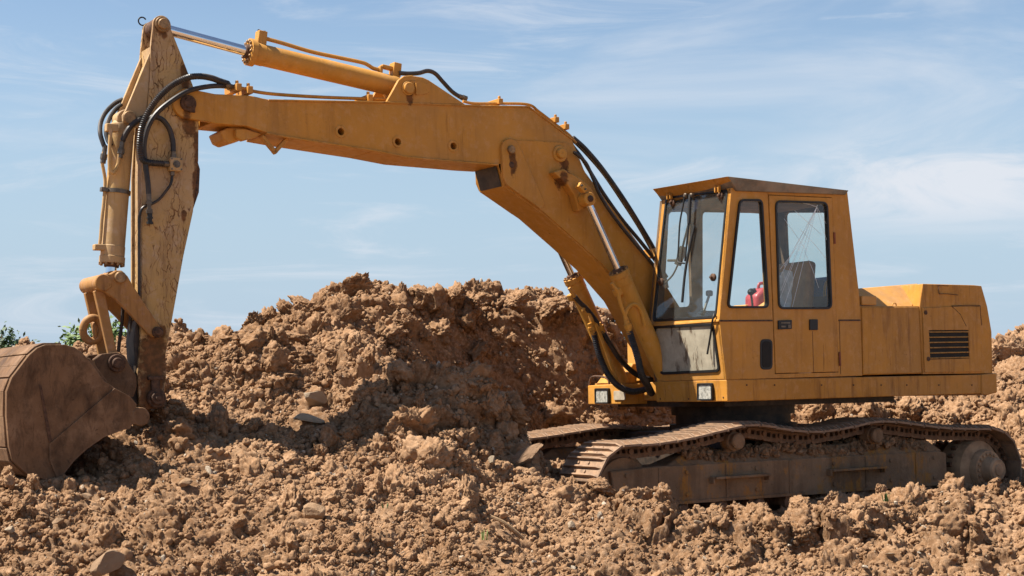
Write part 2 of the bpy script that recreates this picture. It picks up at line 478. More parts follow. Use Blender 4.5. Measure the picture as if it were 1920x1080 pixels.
# ------------------------------------------------------------------ mesh building
class MB:
    def __init__(self):
        self.v, self.f = [], []

    def add(self, vs, fs):
        o = len(self.v)
        self.v += [tuple(p) for p in vs]
        self.f += [tuple(o + i for i in f) for f in fs]
        return self

    def plate(self, loops, fn, c0, c1):
        """flat plate with holes: loops of (a, b); fn(a, b, c) gives the point; c0..c1 is the thickness"""
        tess = tessellate_polygon([[Vector((a, b, 0)) for a, b in lp] for lp in loops])
        flat = [p for lp in loops for p in lp]
        n = len(flat)
        # even winding for the tessellated faces
        fs = []
        for t in tess:
            (ax, ay), (bx, by), (cx, cy) = (flat[i] for i in t)
            ar = (bx - ax) * (cy - ay) - (by - ay) * (cx - ax)
            if abs(ar) < 1e-12:
                continue
            fs.append(tuple(t) if ar > 0 else tuple(reversed(t)))
        vs = [fn(a, b, c1) for a, b in flat] + [fn(a, b, c0) for a, b in flat]
        faces = list(fs) + [tuple(n + i for i in reversed(t)) for t in fs]
        k = 0
        for li, lp in enumerate(loops):
            m = len(lp)
            area = sum(lp[i][0] * lp[(i + 1) % m][1] - lp[(i + 1) % m][0] * lp[i][1] for i in range(m))
            ccw = (area > 0) == (li == 0)
            for i in range(m):
                a, b = k + i, k + (i + 1) % m
                faces.append((b, a, n + a, n + b) if ccw else (a, b, n + b, n + a))
            k += m
        return self.add(vs, faces)

    def prism(self, outline, v0, v1, holes=()):
        return self.plate([outline] + list(holes), lambda a, b, c: (a, c, b), v0, v1)

    def lathe(self, p0, axis, prof, seg=28, cap=True):
        p0 = Vector(p0); ax = Vector(axis).normalized()
        t = Vector((0, 0, 1)) if abs(ax.z) < 0.9 else Vector((1, 0, 0))
        x = ax.cross(t).normalized(); y = ax.cross(x)
        vs, fs = [], []
        for (s, r) in prof:
            for i in range(seg):
                a = 2 * math.pi * i / seg
                vs.append(p0 + ax * s + (x * math.cos(a) + y * math.sin(a)) * r)
        for k in range(len(prof) - 1):
            for i in range(seg):
                j = (i + 1) % seg
                fs.append((k * seg + j, k * seg + i, (k + 1) * seg + i, (k + 1) * seg + j))
        if cap:
            fs.append(tuple(range(seg)))
            fs.append(tuple((len(prof) - 1) * seg + i for i in reversed(range(seg))))
        return self.add(vs, fs)

    def cyl(self, p0, p1, r, r1=None, seg=24):
        p0, p1 = Vector(p0), Vector(p1)
        d = (p1 - p0).length
        return self.lathe(p0, p1 - p0, [(0, r), (d, r if r1 is None else r1)], seg)

    def cylv(self, uw, v0, v1, r, seg=28, ch=0.006):
        """round pin or boss lying across the machine"""
        u, w = uw
        d = v1 - v0
        return self.lathe((u, v0, w), (0, 1, 0), [(0, r - ch), (ch, r), (d - ch, r), (d, r - ch)], seg)

    def box(self, c, size, ax=None, taper=1.0):
        c = Vector(c)
        X, Y, Z = ax or (Vector((1, 0, 0)), Vector((0, 1, 0)), Vector((0, 0, 1)))
        X, Y, Z = Vector(X), Vector(Y), Vector(Z)
        vs = []
        for k in (-1, 1):
            q = taper if k > 0 else 1.0
            for (i, j) in ((-1, -1), (1, -1), (1, 1), (-1, 1)):
                vs.append(c + X * (i * size[0] / 2 * q) + Y * (j * size[1] / 2 * q) + Z * (k * size[2] / 2))
        return self.add(vs, [(3, 2, 1, 0), (4, 5, 6, 7), (0, 1, 5, 4), (1, 2, 6, 5), (2, 3, 7, 6), (3, 0, 4, 7)])

    def hull8(self, a, b):
        """two matching quads joined into a block"""
        n = len(a)
        return self.add(list(a) + list(b), [tuple(reversed(range(n))), tuple(range(n, 2 * n))] +
                        [(i, (i + 1) % n, n + (i + 1) % n, n + i) for i in range(n)])

    def tube(self, pts, r, seg=10, sub=6, smooth=True, rib=0.0, pitch=0.016):
        pts = [Vector(p) for p in pts]
        if smooth and len(pts) > 2:
            q = [pts[0] * 2 - pts[1]] + pts + [pts[-1] * 2 - pts[-2]]
            out = []
            for i in range(1, len(q) - 2):
                a, b, c, d = q[i - 1], q[i], q[i + 1], q[i + 2]
                n = max(sub, int((c - b).length / (pitch / 2))) if rib else sub
                for k in range(n):
                    t = k / n
                    out.append(0.5 * ((2 * b) + (c - a) * t + (2 * a - 5 * b + 4 * c - d) * t * t + (3 * b - a - 3 * c + d) * t ** 3))
            out.append(pts[-1])
            pts = out
        vs, fs = [], []
        n = len(pts)
        tan = (pts[1] - pts[0]).normalized()
        ref = tan.orthogonal().normalized()
        for i in range(n):
            t = (pts[min(i + 1, n - 1)] - pts[max(i - 1, 0)])
            t = t.normalized() if t.length > 1e-9 else tan
            ref = (ref - t * ref.dot(t)).normalized()
            y = t.cross(ref)
            rr = r * (1 - rib * (i % 2)) if rib else r
            for k in range(seg):
                a = 2 * math.pi * k / seg
                vs.append(pts[i] + (ref * math.cos(a) + y * math.sin(a)) * rr)
        for i in range(n - 1):
            for k in range(seg):
                j = (k + 1) % seg
                fs.append((i * seg + k, i * seg + j, (i + 1) * seg + j, (i + 1) * seg + k))
        fs.append(tuple(reversed(range(seg))))
        fs.append(tuple((n - 1) * seg + k for k in range(seg)))
        return self.add(vs, fs)

    def mesh(self, name, mat, sharp=32):
        me = bpy.data.meshes.new(name)
        me.from_pydata([tuple(p) for p in self.v], [], self.f)
        me.materials.append(mat)
        me.polygons.foreach_set('use_smooth', [True] * len(me.polygons))
        me.set_sharp_from_angle(angle=math.radians(sharp))
        me.update()
        return me

    def build(self, name, mat, parent=None, bevel=0.0, label=None, sharp=32):
        o = bpy.data.objects.new(name, self.mesh(name, mat, sharp))
        COL.objects.link(o)
        if parent is not None:
            o.parent = parent
        if bevel:
            b = o.modifiers.new('bevel', 'BEVEL')
            b.width = bevel; b.segments = 2; b.limit_method = 'ANGLE'; b.angle_limit = math.radians(38)
            b.harden_normals = False
        if label:
            o['label'] = label
        return o


def thing(o, label, cat, group=None):
    o['label'] = label
    o['category'] = cat
    if group:
        o['group'] = group
    return o


def circle(c, r, n=24, a0=0.0, a1=2 * math.pi):
    full = abs(a1 - a0 - 2 * math.pi) < 1e-6
    k = n if full else n - 1
    return [(c[0] + r * math.cos(a0 + (a1 - a0) * i / k), c[1] + r * math.sin(a0 + (a1 - a0) * i / k)) for i in range(n)]


def rounded(pts, r, n=4):
    """round the corners of a convex outline"""
    out = []
    m = len(pts)
    for i in range(m):
        p, a, b = Vector(pts[i]), Vector(pts[i - 1]), Vector(pts[(i + 1) % m])
        da, db = (a - p), (b - p)
        q = min(r, da.length * 0.45, db.length * 0.45)
        s, e = p + da.normalized() * q, p + db.normalized() * q
        for k in range(n + 1):
            t = k / n
            out.append(tuple(s * (1 - t) ** 2 + p * 2 * t * (1 - t) + e * t * t))
    return out


def grow(pts, d):
    """push an outline out by d from its centre of area"""
    m = len(pts)
    area = sum(pts[i][0] * pts[(i + 1) % m][1] - pts[(i + 1) % m][0] * pts[i][1] for i in range(m))
    sg = 1 if area > 0 else -1
    out = []
    for i in range(m):
        a, p, b = Vector(pts[i - 1]), Vector(pts[i]), Vector(pts[(i + 1) % m])
        e1, e2 = (p - a).normalized(), (b - p).normalized()
        n1, n2 = Vector((e1.y, -e1.x)) * sg, Vector((e2.y, -e2.x)) * sg
        nn = (n1 + n2)
        nn = nn / max(0.5, nn.length ** 2 / 2) if nn.length > 1e-6 else n1
        out.append(tuple(p + nn * d))
    return out


# ================================================================== SETTING: ground and heaps of soil
rng = np.random.default_rng(11)


def vnoise(x, y, seed):
    xi, yi = np.floor(x).astype(np.int64), np.floor(y).astype(np.int64)
    fx, fy = x - xi, y - yi
    sx, sy = fx * fx * fx * (fx * (fx * 6 - 15) + 10), fy * fy * fy * (fy * (fy * 6 - 15) + 10)
    tab = np.random.default_rng(seed).random(65536)

    def h(i, j):
        return tab[((i * 73856093) ^ (j * 19349663)) & 65535]
    a, b, c, d = h(xi, yi), h(xi + 1, yi), h(xi, yi + 1), h(xi + 1, yi + 1)
    return (a * (1 - sx) + b * sx) * (1 - sy) + (c * (1 - sx) + d * sx) * sy


def fbm(x, y, seed, octv=5, gain=0.5):
    s, a, t = 0, 1.0, 0
    for i in range(octv):
        s = s + a * vnoise(x, y, seed + i)
        t += a
        a *= gain
        x, y = x * 2.03 + 17.1, y * 2.03 + 5.3
    return s / t - 0.5


def domes(x, y, seed, keep=0.75):
    """rounded clods packed in cells of size one; returns bump 0..1"""
    xi, yi = np.floor(x).astype(np.int64), np.floor(y).astype(np.int64)
    r = np.random.default_rng(seed)
    tx, ty, tr, tk = r.random(65536), r.random(65536), r.random(65536), r.random(65536)
    best = np.zeros_like(x)
    for di in (-1, 0, 1):
        for dj in (-1, 0, 1):
            i, j = xi + di, yi + dj
            k = ((i * 73856093) ^ (j * 19349663)) & 65535
            dx, dy = x - (i + tx[k]), y - (j + ty[k])
            rad = 0.35 + 0.5 * tr[k]
            d2 = (dx * dx + dy * dy) / (rad * rad)
            hgt = np.sqrt(np.clip(1 - d2, 0, 1)) * rad * (tk[k] < keep)
            best = np.maximum(best, hgt)
    return best


def blocks(x, y, seed, edge=0.22):
    """broken lumps: each cell has its own height and a crevice round it"""
    xi, yi = np.floor(x).astype(np.int64), np.floor(y).astype(np.int64)
    r = np.random.default_rng(seed)
    tx, ty, th, tg, tk = r.random(65536), r.random(65536), r.random(65536), r.random(65536) - 0.5, r.random(65536) - 0.5
    f1, f2 = np.full_like(x, 9.0), np.full_like(x, 9.0)
    hh, ga, gb = np.zeros_like(x), np.zeros_like(x), np.zeros_like(x)
    for di in (-1, 0, 1):
        for dj in (-1, 0, 1):
            i, j = xi + di, yi + dj
            k = ((i * 73856093) ^ (j * 19349663)) & 65535
            dx, dy = x - (i + tx[k]), y - (j + ty[k])
            d = np.sqrt(dx * dx + dy * dy)
            nearer = d < f1
            f2 = np.where(nearer, f1, np.minimum(f2, d))
            hh = np.where(nearer, th[k] + tg[k] * dx * 1.2 + tk[k] * dy * 1.2, hh)
            f1 = np.where(nearer, d, f1)
    t = np.clip((f2 - f1) / edge, 0, 1)
    return hh * (1 - (1 - t) ** 2.2)


# heights read off the photograph: (px, py, distance); px, py in the photograph's pixels
CTRL = []


def ctl(px, *pairs):
    for py, y in pairs:
        CTRL.append(tuple(Wd(px, py, y)))


ctl(-260, (1080, 9.2), (960, 10.2), (880, 11.2), (840, 13), (800, 16), (760, 22))
ctl(-60, (1080, 9.2), (985, 9.9), (905, 10.3), (890, 11.5), (800, 13), (720, 15), (690, 19))
ctl(60, (1080, 9.2), (985, 9.9), (918, 10.35), (905, 11.2), (800, 12.4), (705, 14.4), (690, 18))
ctl(180, (1080, 9.2), (975, 10.0), (903, 10.5), (858, 11.1), (770, 12.2), (690, 13.6), (680, 17))
ctl(290, (1080, 9.2), (960, 10.0), (880, 10.7), (800, 11.6), (730, 12.3), (640, 13.4), (622, 13.8), (690, 16))
ctl(420, (1080, 9.2), (950, 10.1), (860, 11.0), (770, 11.9), (690, 12.8), (634, 13.7), (655, 15.0), (680, 18))
ctl(445, (690, 14.2), (682, 14.9))
ctl(480, (900, 10.7), (800, 11.7), (700, 12.8), (640, 13.8), (650, 14.5), (612, 14.75), (606, 15.3), (670, 18))
ctl(560, (1080, 9.2), (950, 10.2), (850, 11.2), (765, 12.1), (710, 12.8), (655, 13.8), (588, 15.2), (582, 15.6), (665, 18.4))
ctl(660, (1080, 9.2), (950, 10.3), (850, 11.3), (760, 12.2), (705, 12.7), (660, 13.7), (608, 14.6), (551, 15.6), (549, 16.0), (640, 18.6))
ctl(720, (740, 12.3), (697, 12.75), (725, 13.4), (660, 14.4))
ctl(780, (1080, 9.3), (950, 10.5), (860, 11.2), (800, 12.0), (716, 12.65), (815, 13.4), (780, 14.6), (640, 15.1), (566, 15.7), (562, 16.2), (640, 18.8))
ctl(860, (1080, 9.3), (960, 10.5), (892, 11.1), (856, 12.15), (760, 12.75), (860, 13.5), (835, 15.4), (680, 15.7), (560, 16.0), (548, 16.3), (640, 18.9))
ctl(960, (1080, 9.4), (985, 10.6), (932, 11.2), (884, 12.4), (846, 12.9), (895, 13.6), (855, 14.8), (815, 16.05), (680, 16.3), (575, 16.5), (556, 16.75), (650, 18.9))
ctl(1060, (1080, 9.5), (980, 10.7), (918, 11.6), (886, 12.4), (940, 13.1), (870, 14.7), (800, 16.25), (690, 16.45), (590, 16.65), (572, 16.9), (650, 18.9))
ctl(1140, (1080, 9.6), (990, 10.8), (940, 11.5), (912, 12.0), (960, 12.7), (890, 14.0), (780, 16.2), (690, 16.65), (622, 16.85), (625, 17.1), (680, 18.9))
ctl(1200, (1080, 9.7), (980, 11.2), (936, 11.9), (968, 12.6), (890, 14.6), (790, 16.6), (735, 16.9), (712, 17.4), (700, 18.5))
ctl(1280, (1080, 9.8), (1000, 11.2), (956, 11.9), (985, 12.7), (900, 14.5), (800, 16.6), (766, 17.2), (740, 18.6))
ctl(1380, (1080, 9.9), (1010, 11.2), (964, 12.0), (985, 12.9), (900, 14.8), (820, 16.8), (776, 17.6), (750, 19.5))
ctl(1500, (1080, 10.0), (1010, 11.2), (950, 12.2), (960, 13.2), (900, 15.2), (830, 16.8), (765, 18.0), (745, 20))
ctl(1600, (1080, 10.1), (1000, 11.3), (936, 12.4), (948, 13.4), (900, 15.2), (850, 16.6), (772, 17.9), (735, 20.5))
ctl(1700, (1080, 10.1), (1000, 11.3), (924, 12.7), (936, 13.7), (890, 15.4), (840, 16.9), (760, 18.0), (715, 20.5))
ctl(1800, (1080, 10.2), (1000, 11.4), (918, 12.9), (932, 14.0), (885, 15.5), (840, 17.0), (735, 18.4), (675, 20.6), (690, 24))
ctl(1900, (1080, 10.2), (990, 11.5), (912, 13.0), (918, 14.2), (870, 15.6), (820, 17.0), (730, 18.4), (644, 20.4), (650, 23))
ctl(2050, (1080, 10.3), (990, 11.6), (895, 13.0), (900, 14.3), (850, 16.0), (790, 17.4), (720, 18.6), (632, 20.5), (640, 23))
ctl(2250, (1080, 10.4), (990, 11.6), (890, 13.1), (895, 14.5), (830, 16.2), (700, 18.8), (632, 20.6), (640, 23))
for px in (-300, 200, 700, 1200, 1700, 2300):
    CTRL.append(tuple(Wd(px, HOR + CAMZ * FPX / 7.4, 7.4)))
    CTRL.append(((px - 960) / FPX * 5.5, 5.5, -0.1))
    for y in (27, 32):
        CTRL.append(((px - 960) / FPX * y, y, 0.4))
CT = np.array(CTRL)


def tps_fit(ct, lam=0.004):
    X = ct[:, :2]; n = len(X)
    d = np.linalg.norm(X[:, None] - X[None], axis=2)
    K = np.where(d > 0, d * d * np.log(d + 1e-12), 0) + lam * np.eye(n)
    Pm = np.hstack([np.ones((n, 1)), X])
    A = np.zeros((n + 3, n + 3)); A[:n, :n] = K; A[:n, n:] = Pm; A[n:, :n] = Pm.T
    s = np.linalg.solve(A, np.concatenate([ct[:, 2], np.zeros(3)]))
    return X, s[:n], s[n:]


TX, TWt, TA = tps_fit(CT)


def base_height(x, y):
    sh = x.shape
    x, y = x.ravel(), y.ravel()
    out = TA[0] + TA[1] * x + TA[2] * y
    for i in range(len(TX)):
        d2 = (x - TX[i, 0]) ** 2 + (y - TX[i, 1]) ** 2
        out += TWt[i] * 0.5 * d2 * np.log(d2 + 1e-12)
    return out.reshape(sh)


NCOL = 940
ang = np.linspace(-0.47, 0.47, NCOL)
rows = np.concatenate([np.arange(5.5, 9.0, 0.06), np.arange(9.0, 13.6, 0.0125), np.arange(13.6, 15.1, 0.02), np.arange(15.1, 17.0, 0.009), np.arange(17.0, 17.4, 0.02), np.arange(17.4, 21.5, 0.03), np.arange(21.5, 32.0, 0.15)])
# heights on a coarse lattice, then spread to the fine one
ca, cr = np.linspace(-0.47, 0.47, 236), np.linspace(5.5, 32.0, 900)
CA, CR = np.meshgrid(ca, cr)
HB = base_height(CA * CR, CR)


def sample_base(a, y):
    fa = np.clip((a - ca[0]) / (ca[1] - ca[0]), 0, len(ca) - 1.001)
    fr = np.clip((y - cr[0]) / (cr[1] - cr[0]), 0, len(cr) - 1.001)
    i, j = fa.astype(int), fr.astype(int)
    s, t = fa - i, fr - j
    return (HB[j, i] * (1 - s) + HB[j, i + 1] * s) * (1 - t) + (HB[j + 1, i] * (1 - s) + HB[j + 1, i + 1] * s) * t


AA, YY = np.meshgrid(ang, rows)
XX = AA * YY
ZB = sample_base(AA, YY)
e = 0.04
gx = (sample_base((XX + e) / YY, YY) - sample_base((XX - e) / YY, YY)) / (2 * e)
gy = (sample_base(XX / (YY + e), YY + e) - sample_base(XX / (YY - e), YY - e)) / (2 * e)
nl = np.sqrt(1 + gx * gx + gy * gy)
NX, NY, NZ = -gx / nl, -gy / nl, 1 / nl
# the lattice is folded along steep faces: use height as a third coordinate for the noise
UX = XX + 0.35 * ZB
UY = YY + 0.9 * ZB
wx = fbm(UX * 3.1, UY * 3.1, 40, 4) * 0.35
wy = fbm(UX * 3.1, UY * 3.1, 60, 4) * 0.35
DX, DY = UX + wx * 0.5, UY + wy * 0.5
lumpy = np.clip(0.55 + 1.6 * fbm(UX * 0.55, UY * 0.55, 90, 3), 0.15, 1.3)
h = 0.20 * fbm(UX * 0.9, UY * 0.9, 1, 4)
broken = np.clip(0.5 + 3.4 * fbm(UX * 0.7 + 3, UY * 0.7, 77, 3), 0.03, 1.35) * np.clip((YY - 9.3) / 1.7, 0.35, 1.0)
h += 0.20 * blocks((DX + wx * 0.5) / 0.46, (DY + wy * 0.5) / 0.46, 301, 0.34) * broken
h += 0.10 * blocks((DX + wx * 0.4) / 0.21 + 5, (DY + wy * 0.4) / 0.21, 302, 0.34) * broken
h += 0.12 * domes(DX / 0.62, DY / 0.62, 3, 0.55) * lumpy
h += 0.08 * domes(DX / 0.30 + 9, DY / 0.30, 4, 0.65) * lumpy
face = np.clip(2.5 - 0.75 * nl, 0.35, 1.0)
h = (h - 0.155) * face
PXw, PYw, PZw = XX + NX * h, YY + NY * h, ZB + NZ * h


def grid_normals(X, Y, Z, blur):
    P3 = np.stack([X, Y, Z], -1)
    du = np.gradient(P3, axis=1); dv = np.gradient(P3, axis=0)
    n = np.cross(du, dv)
    n /= np.linalg.norm(n, axis=-1, keepdims=True) + 1e-12
    for _ in range(blur):
        n[1:-1] = (n[:-2] + 2 * n[1:-1] + n[2:]) / 4
        n[:, 1:-1] = (n[:, :-2] + 2 * n[:, 1:-1] + n[:, 2:]) / 4
    n /= np.linalg.norm(n, axis=-1, keepdims=True) + 1e-12
    return n


# crumbs and cracks stand out along the face of each lump, steep sides included
N1 = grid_normals(PXw, PYw, PZw, 4)
FX, FY = PXw + 0.45 * PZw, PYw + 1.0 * PZw
vx = fbm(FX * 6, FY * 6, 440, 3) * 0.12
vy = fbm(FX * 6, FY * 6, 460, 3) * 0.12
h2 = 0.060 * domes((FX + vx) / 0.14 + 3, (FY + vy) / 0.14, 5, 0.7) * np.clip(0.4 + 2.2 * fbm(UX * 0.9, UY * 0.9, 95, 3), 0.2, 1.2)
h2 += 0.030 * domes((FX + vx * .6) / 0.068 + 3, (FY + vy * .6) / 0.068, 6, 0.75)
h2 += 0.014 * domes((FX + vx * .4) / 0.034 + 3, (FY + vy * .4) / 0.034, 8, 0.8)
h2 += 0.06 * (np.abs(fbm(FX * 2.4, FY * 2.4, 21, 5, 0.55)) - 0.15)
h2 += 0.014 * fbm(FX * 16, FY * 16, 31, 4, 0.6)
h2 -= 0.015
PXw, PYw, PZw = PXw + N1[..., 0] * h2, PYw + N1[..., 1] * h2, PZw + N1[..., 2] * h2
NF = grid_normals(PXw, PYw, PZw, 3)
NX, NY, NZ = NF[..., 0], NF[..., 1], NF[..., 2]


def grid_object(name, X, Y, Z, mat):
    nr, nc = X.shape
    me = bpy.data.meshes.new(name)
    co = np.stack([X, Y, Z], -1).reshape(-1, 3).astype(np.float32)
    idx = np.arange(nr * nc).reshape(nr, nc)
    q = np.stack([idx[:-1, :-1], idx[:-1, 1:], idx[1:, 1:], idx[1:, :-1]], -1).reshape(-1, 4)
    me.vertices.add(len(co)); me.vertices.foreach_set('co', co.ravel())
    me.loops.add(q.size); me.loops.foreach_set('vertex_index', q.ravel().astype(np.int32))
    me.polygons.add(len(q)); me.polygons.foreach_set('loop_start', np.arange(0, q.size, 4, dtype=np.int32))
    me.polygons.foreach_set('use_smooth', np.ones(len(q), bool))
    me.update(calc_edges=True)
    me.materials.append(mat)
    o = bpy.data.objects.new(name, me)
    COL.objects.link(o)
    return o


def soil_material(name, clod=False):
    M = Mat(name)
    ge = M.n('ShaderNodeNewGeometry')
    M.tc = ge
    ge_pos = ge.outputs['Position']
    M.noise = lambda scale, detail=4, rough=0.55, loc=(0, 0, 0): Mat.noise(M, scale, detail, rough, None, loc, 0.0, ge_pos)
    a = M.ramp(M.noise(0.9, 5, 0.6), 0.32, 0.68)
    c = M.mix(a, (0.205, 0.110, 0.053), (0.350, 0.208, 0.114))
    c = M.mix(M.ramp(M.noise(5.5, 6, 0.65, loc=(3, 0, 1)), 0.38, 0.72, 0, 0.80), c, (0.140, 0.071, 0.033))
    c = M.mix(M.ramp(M.noise(30, 5, 0.7, loc=(1, 7, 1)), 0.40, 0.72, 0, 0.60), c, (0.47, 0.315, 0.200))
    c = M.mix(M.ramp(M.noise(55, 4, 0.6, loc=(6, 2, 1)), 0.66, 0.72, 0, 0.5), c, (0.60, 0.47, 0.32))
    if clod:
        oi = M.n('ShaderNodeObjectInfo')
        c = M.mix(M.math('MULTIPLY', oi.outputs['Random'], 0.35), c, (0.165, 0.088, 0.042))
        nb = M.bump(M.noise(75, 7, 0.75), 0.8, 0.010)
        nb = M.bump(M.noise(160, 5, 0.75), 0.4, 0.004, nb)
    else:
        nb = M.bump(M.noise(65, 8, 0.75), 0.9, 0.014)
        nb = M.bump(M.noise(190, 6, 0.75), 0.8, 0.006, nb)
    return M.set(c, 0.95, 0, 0.12, nb)


mat_soil = soil_material('loose soil')
mat_clod = soil_material('soil clods', True)
ground = grid_object('ground', np.array([[-3000., 3000.], [-3000., 3000.]]), np.array([[-200., -200.], [5000., 5000.]]), np.full((2, 2), -0.6), mat_soil)
ground['kind'] = 'structure'
heap = grid_object('terrain', PXw, PYw, PZw, mat_soil)
heap['kind'] = 'structure'


# --- clods lying on the soil: nobody could count them
def lump_mesh(name, seed, sub, rough, mat, flat=0.8, facets=0, cut=(0.52, 0.76), sharp=True):
    bm = bmesh.new()
    bmesh.ops.create_icosphere(bm, subdivisions=sub, radius=1.0)
    r = random.Random(seed)
    off = Vector((r.uniform(-50, 50), r.uniform(-50, 50), r.uniform(-50, 50)))
    cuts = [(Vector((r.gauss(0, 1), r.gauss(0, 1), r.gauss(0, 1))).normalized(), r.uniform(*cut)) for _ in range(facets)]
    sc = Vector((r.uniform(0.8, 1.25), r.uniform(0.75, 1.1), r.uniform(0.6, 0.95) * flat))
    for v in bm.verts:
        d = v.co.normalized()
        for n, k in cuts:
            q = v.co.dot(n)
            if q > k:
                v.co -= n * (q - k) * 0.93
        q = d + Vector((mnoise.noise(d * 2 + off), mnoise.noise(d * 2 + off + Vector((9, 0, 0))), mnoise.noise(d * 2 + off + Vector((0, 9, 0))))) * 0.35
        f = 1 + rough * (mnoise.fractal(d * 1.4 + off, 1.0, 2.0, 3) * 0.6
                         + 0.60 * (0.4 - mnoise.voronoi(q * 2.4 + off)[0][0])
                         + 0.50 * (0.4 - mnoise.voronoi(q * 5.5 + off)[0][0])
                         + (0.42 * (0.4 - mnoise.voronoi(q * 12.0 + off)[0][0]) if sub > 2 else 0.0)
                         + (0.25 * (0.4 - mnoise.voronoi(q * 26.0 + off)[0][0]) if sub > 4 else 0.0))
        v.co = Vector((v.co.x * sc.x, v.co.y * sc.y, v.co.z * sc.z)) * f
    me = bpy.data.meshes.new(name)
    bm.to_mesh(me); bm.free()
    me.polygons.foreach_set('use_smooth', [True] * len(me.polygons))
    if facets and sharp:
        me.set_sharp_from_angle(angle=math.radians(16))
    me.materials.append(mat)
    return me


mat_pebble = None


def stone_material(name, a, b):
    M = Mat(name)
    c = M.mix(M.ramp(M.noise(1.4, 6, 0.65), 0.3, 0.7), a, b)
    c = M.mix(M.ramp(M.noise(2.6, 6, 0.7, loc=(2, 2, 2)), 0.45, 0.75, 0, 0.6), c, SOIL)
    oi = M.n('ShaderNodeObjectInfo')
    return M.set(M.mix(M.math('MULTIPLY', oi.outputs['Random'], 0.35), c, (0.17, 0.13, 0.10)), 0.85, 0, 0.25, M.bump(M.noise(12, 7, 0.7), 0.5, 0.05))


mat_stone_grey = stone_material('grey stone', (0.30, 0.23, 0.155), (0.40, 0.31, 0.21))
mat_stone_buff = stone_material('buff stone', (0.27, 0.165, 0.088), (0.35, 0.225, 0.13))
mat_pebble = stone_material('pale pebbles', (0.40, 0.32, 0.23), (0.62, 0.52, 0.40))


mat_slab = stone_material('brown slab', (0.20, 0.115, 0.06), (0.27, 0.16, 0.085))


def scatter(name, protos, pos, scl, rot, pick):
    me = bpy.data.meshes.new(name)
    n = len(pos)
    me.vertices.add(n)
    me.vertices.foreach_set('co', pos.astype(np.float32).ravel())
    for an, ty, data in (('scl', 'FLOAT', scl), ('pick', 'INT', pick)):
        at = me.attributes.new(an, ty, 'POINT')
        at.data.foreach_set('value', data.astype(np.float32 if ty == 'FLOAT' else np.int32))
    at = me.attributes.new('rot', 'FLOAT_VECTOR', 'POINT')
    at.data.foreach_set('vector', rot.astype(np.float32).ravel())
    o = bpy.data.objects.new(name, me)
    COL.objects.link(o)
    g = bpy.data.node_groups.new(name, 'GeometryNodeTree')
    g.interface.new_socket('Geometry', in_out='INPUT', socket_type='NodeSocketGeometry')
    g.interface.new_socket('Geometry', in_out='OUTPUT', socket_type='NodeSocketGeometry')
    gi, go = g.nodes.new('NodeGroupInput'), g.nodes.new('NodeGroupOutput')
    ip = g.nodes.new('GeometryNodeInstanceOnPoints')
    jn = g.nodes.new('GeometryNodeJoinGeometry')
    for m in reversed(protos):
        po = bpy.data.objects.new(m.name, m)
        oi = g.nodes.new('GeometryNodeObjectInfo')
        oi.inputs['Object'].default_value = po
        oi.inputs['As Instance'].default_value = True
        g.links.new(oi.outputs['Geometry'], jn.inputs[0])

    def attr(nm, dt):
        a = g.nodes.new('GeometryNodeInputNamedAttribute')
        a.data_type = dt
        a.inputs['Name'].default_value = nm
        return a.outputs['Attribute']
    g.links.new(gi.outputs[0], ip.inputs['Points'])
    g.links.new(jn.outputs[0], ip.inputs['Instance'])
    ip.inputs['Pick Instance'].default_value = True
    g.links.new(attr('pick', 'INT'), ip.inputs['Instance Index'])
    e2r = g.nodes.new('FunctionNodeEulerToRotation')
    g.links.new(attr('rot', 'FLOAT_VECTOR'), e2r.inputs[0])
    g.links.new(e2r.outputs[0], ip.inputs['Rotation'])
    g.links.new(attr('scl', 'FLOAT'), ip.inputs['Scale'])
    g.links.new(ip.outputs[0], go.inputs[0])
    md = o.modifiers.new('scatter', 'NODES')
    md.node_group = g
    return o


clods = [lump_mesh('clod', 100 + i, 5 if i < 5 else 4, 0.50, mat_clod, 0.85, 7, (0.5, 0.85), False) for i in range(9)]
crumbs = [lump_mesh('crumb', 200 + i, 3, 0.42, mat_clod, 0.95, 4, (0.5, 0.9), False) for i in range(8)]
pebbles = [lump_mesh('pebble', 300 + i, 3, 0.12, mat_pebble, 0.7, 8) for i in range(5)]
area = np.abs((XX[1:, 1:] - XX[1:, :-1]) * (YY[1:, 1:] - YY[:-1, 1:])) * nl[1:, 1:]
dens = area / np.clip(YY[1:, 1:] / 10.5, 0.9, 4) ** 1.6
dens[(YY[1:, 1:] < 8.8) | (YY[1:, 1:] > 22)] = 0
dens[np.abs(AA[1:, 1:]) > 0.42] *= 0.3
# bare smoother ground between the clods
dens *= face[1:, 1:]
dens *= np.clip(0.5 + 4.0 * fbm(UX[1:, 1:] * 1.3, UY[1:, 1:] * 1.3, 333, 4), 0.18, 1.8)
cum = np.cumsum(dens.ravel()); cum /= cum[-1]


def surf(px, py):
    """where the sight line through a photo pixel meets the soil"""
    a = (px - 960) / FPX
    j = int(round((a - ang[0]) / (ang[1] - ang[0])))
    col_y, col_z = PYw[:, j], PZw[:, j]
    ppy = HOR - FPX * (col_z - CAMZ) / col_y
    for i in range(len(rows)):
        if rows[i] > 8.9 and ppy[i] <= py:
            return Vector((PXw[i, j], PYw[i, j], PZw[i, j])), i, j
    return Wd(px, py, 11), 0, j


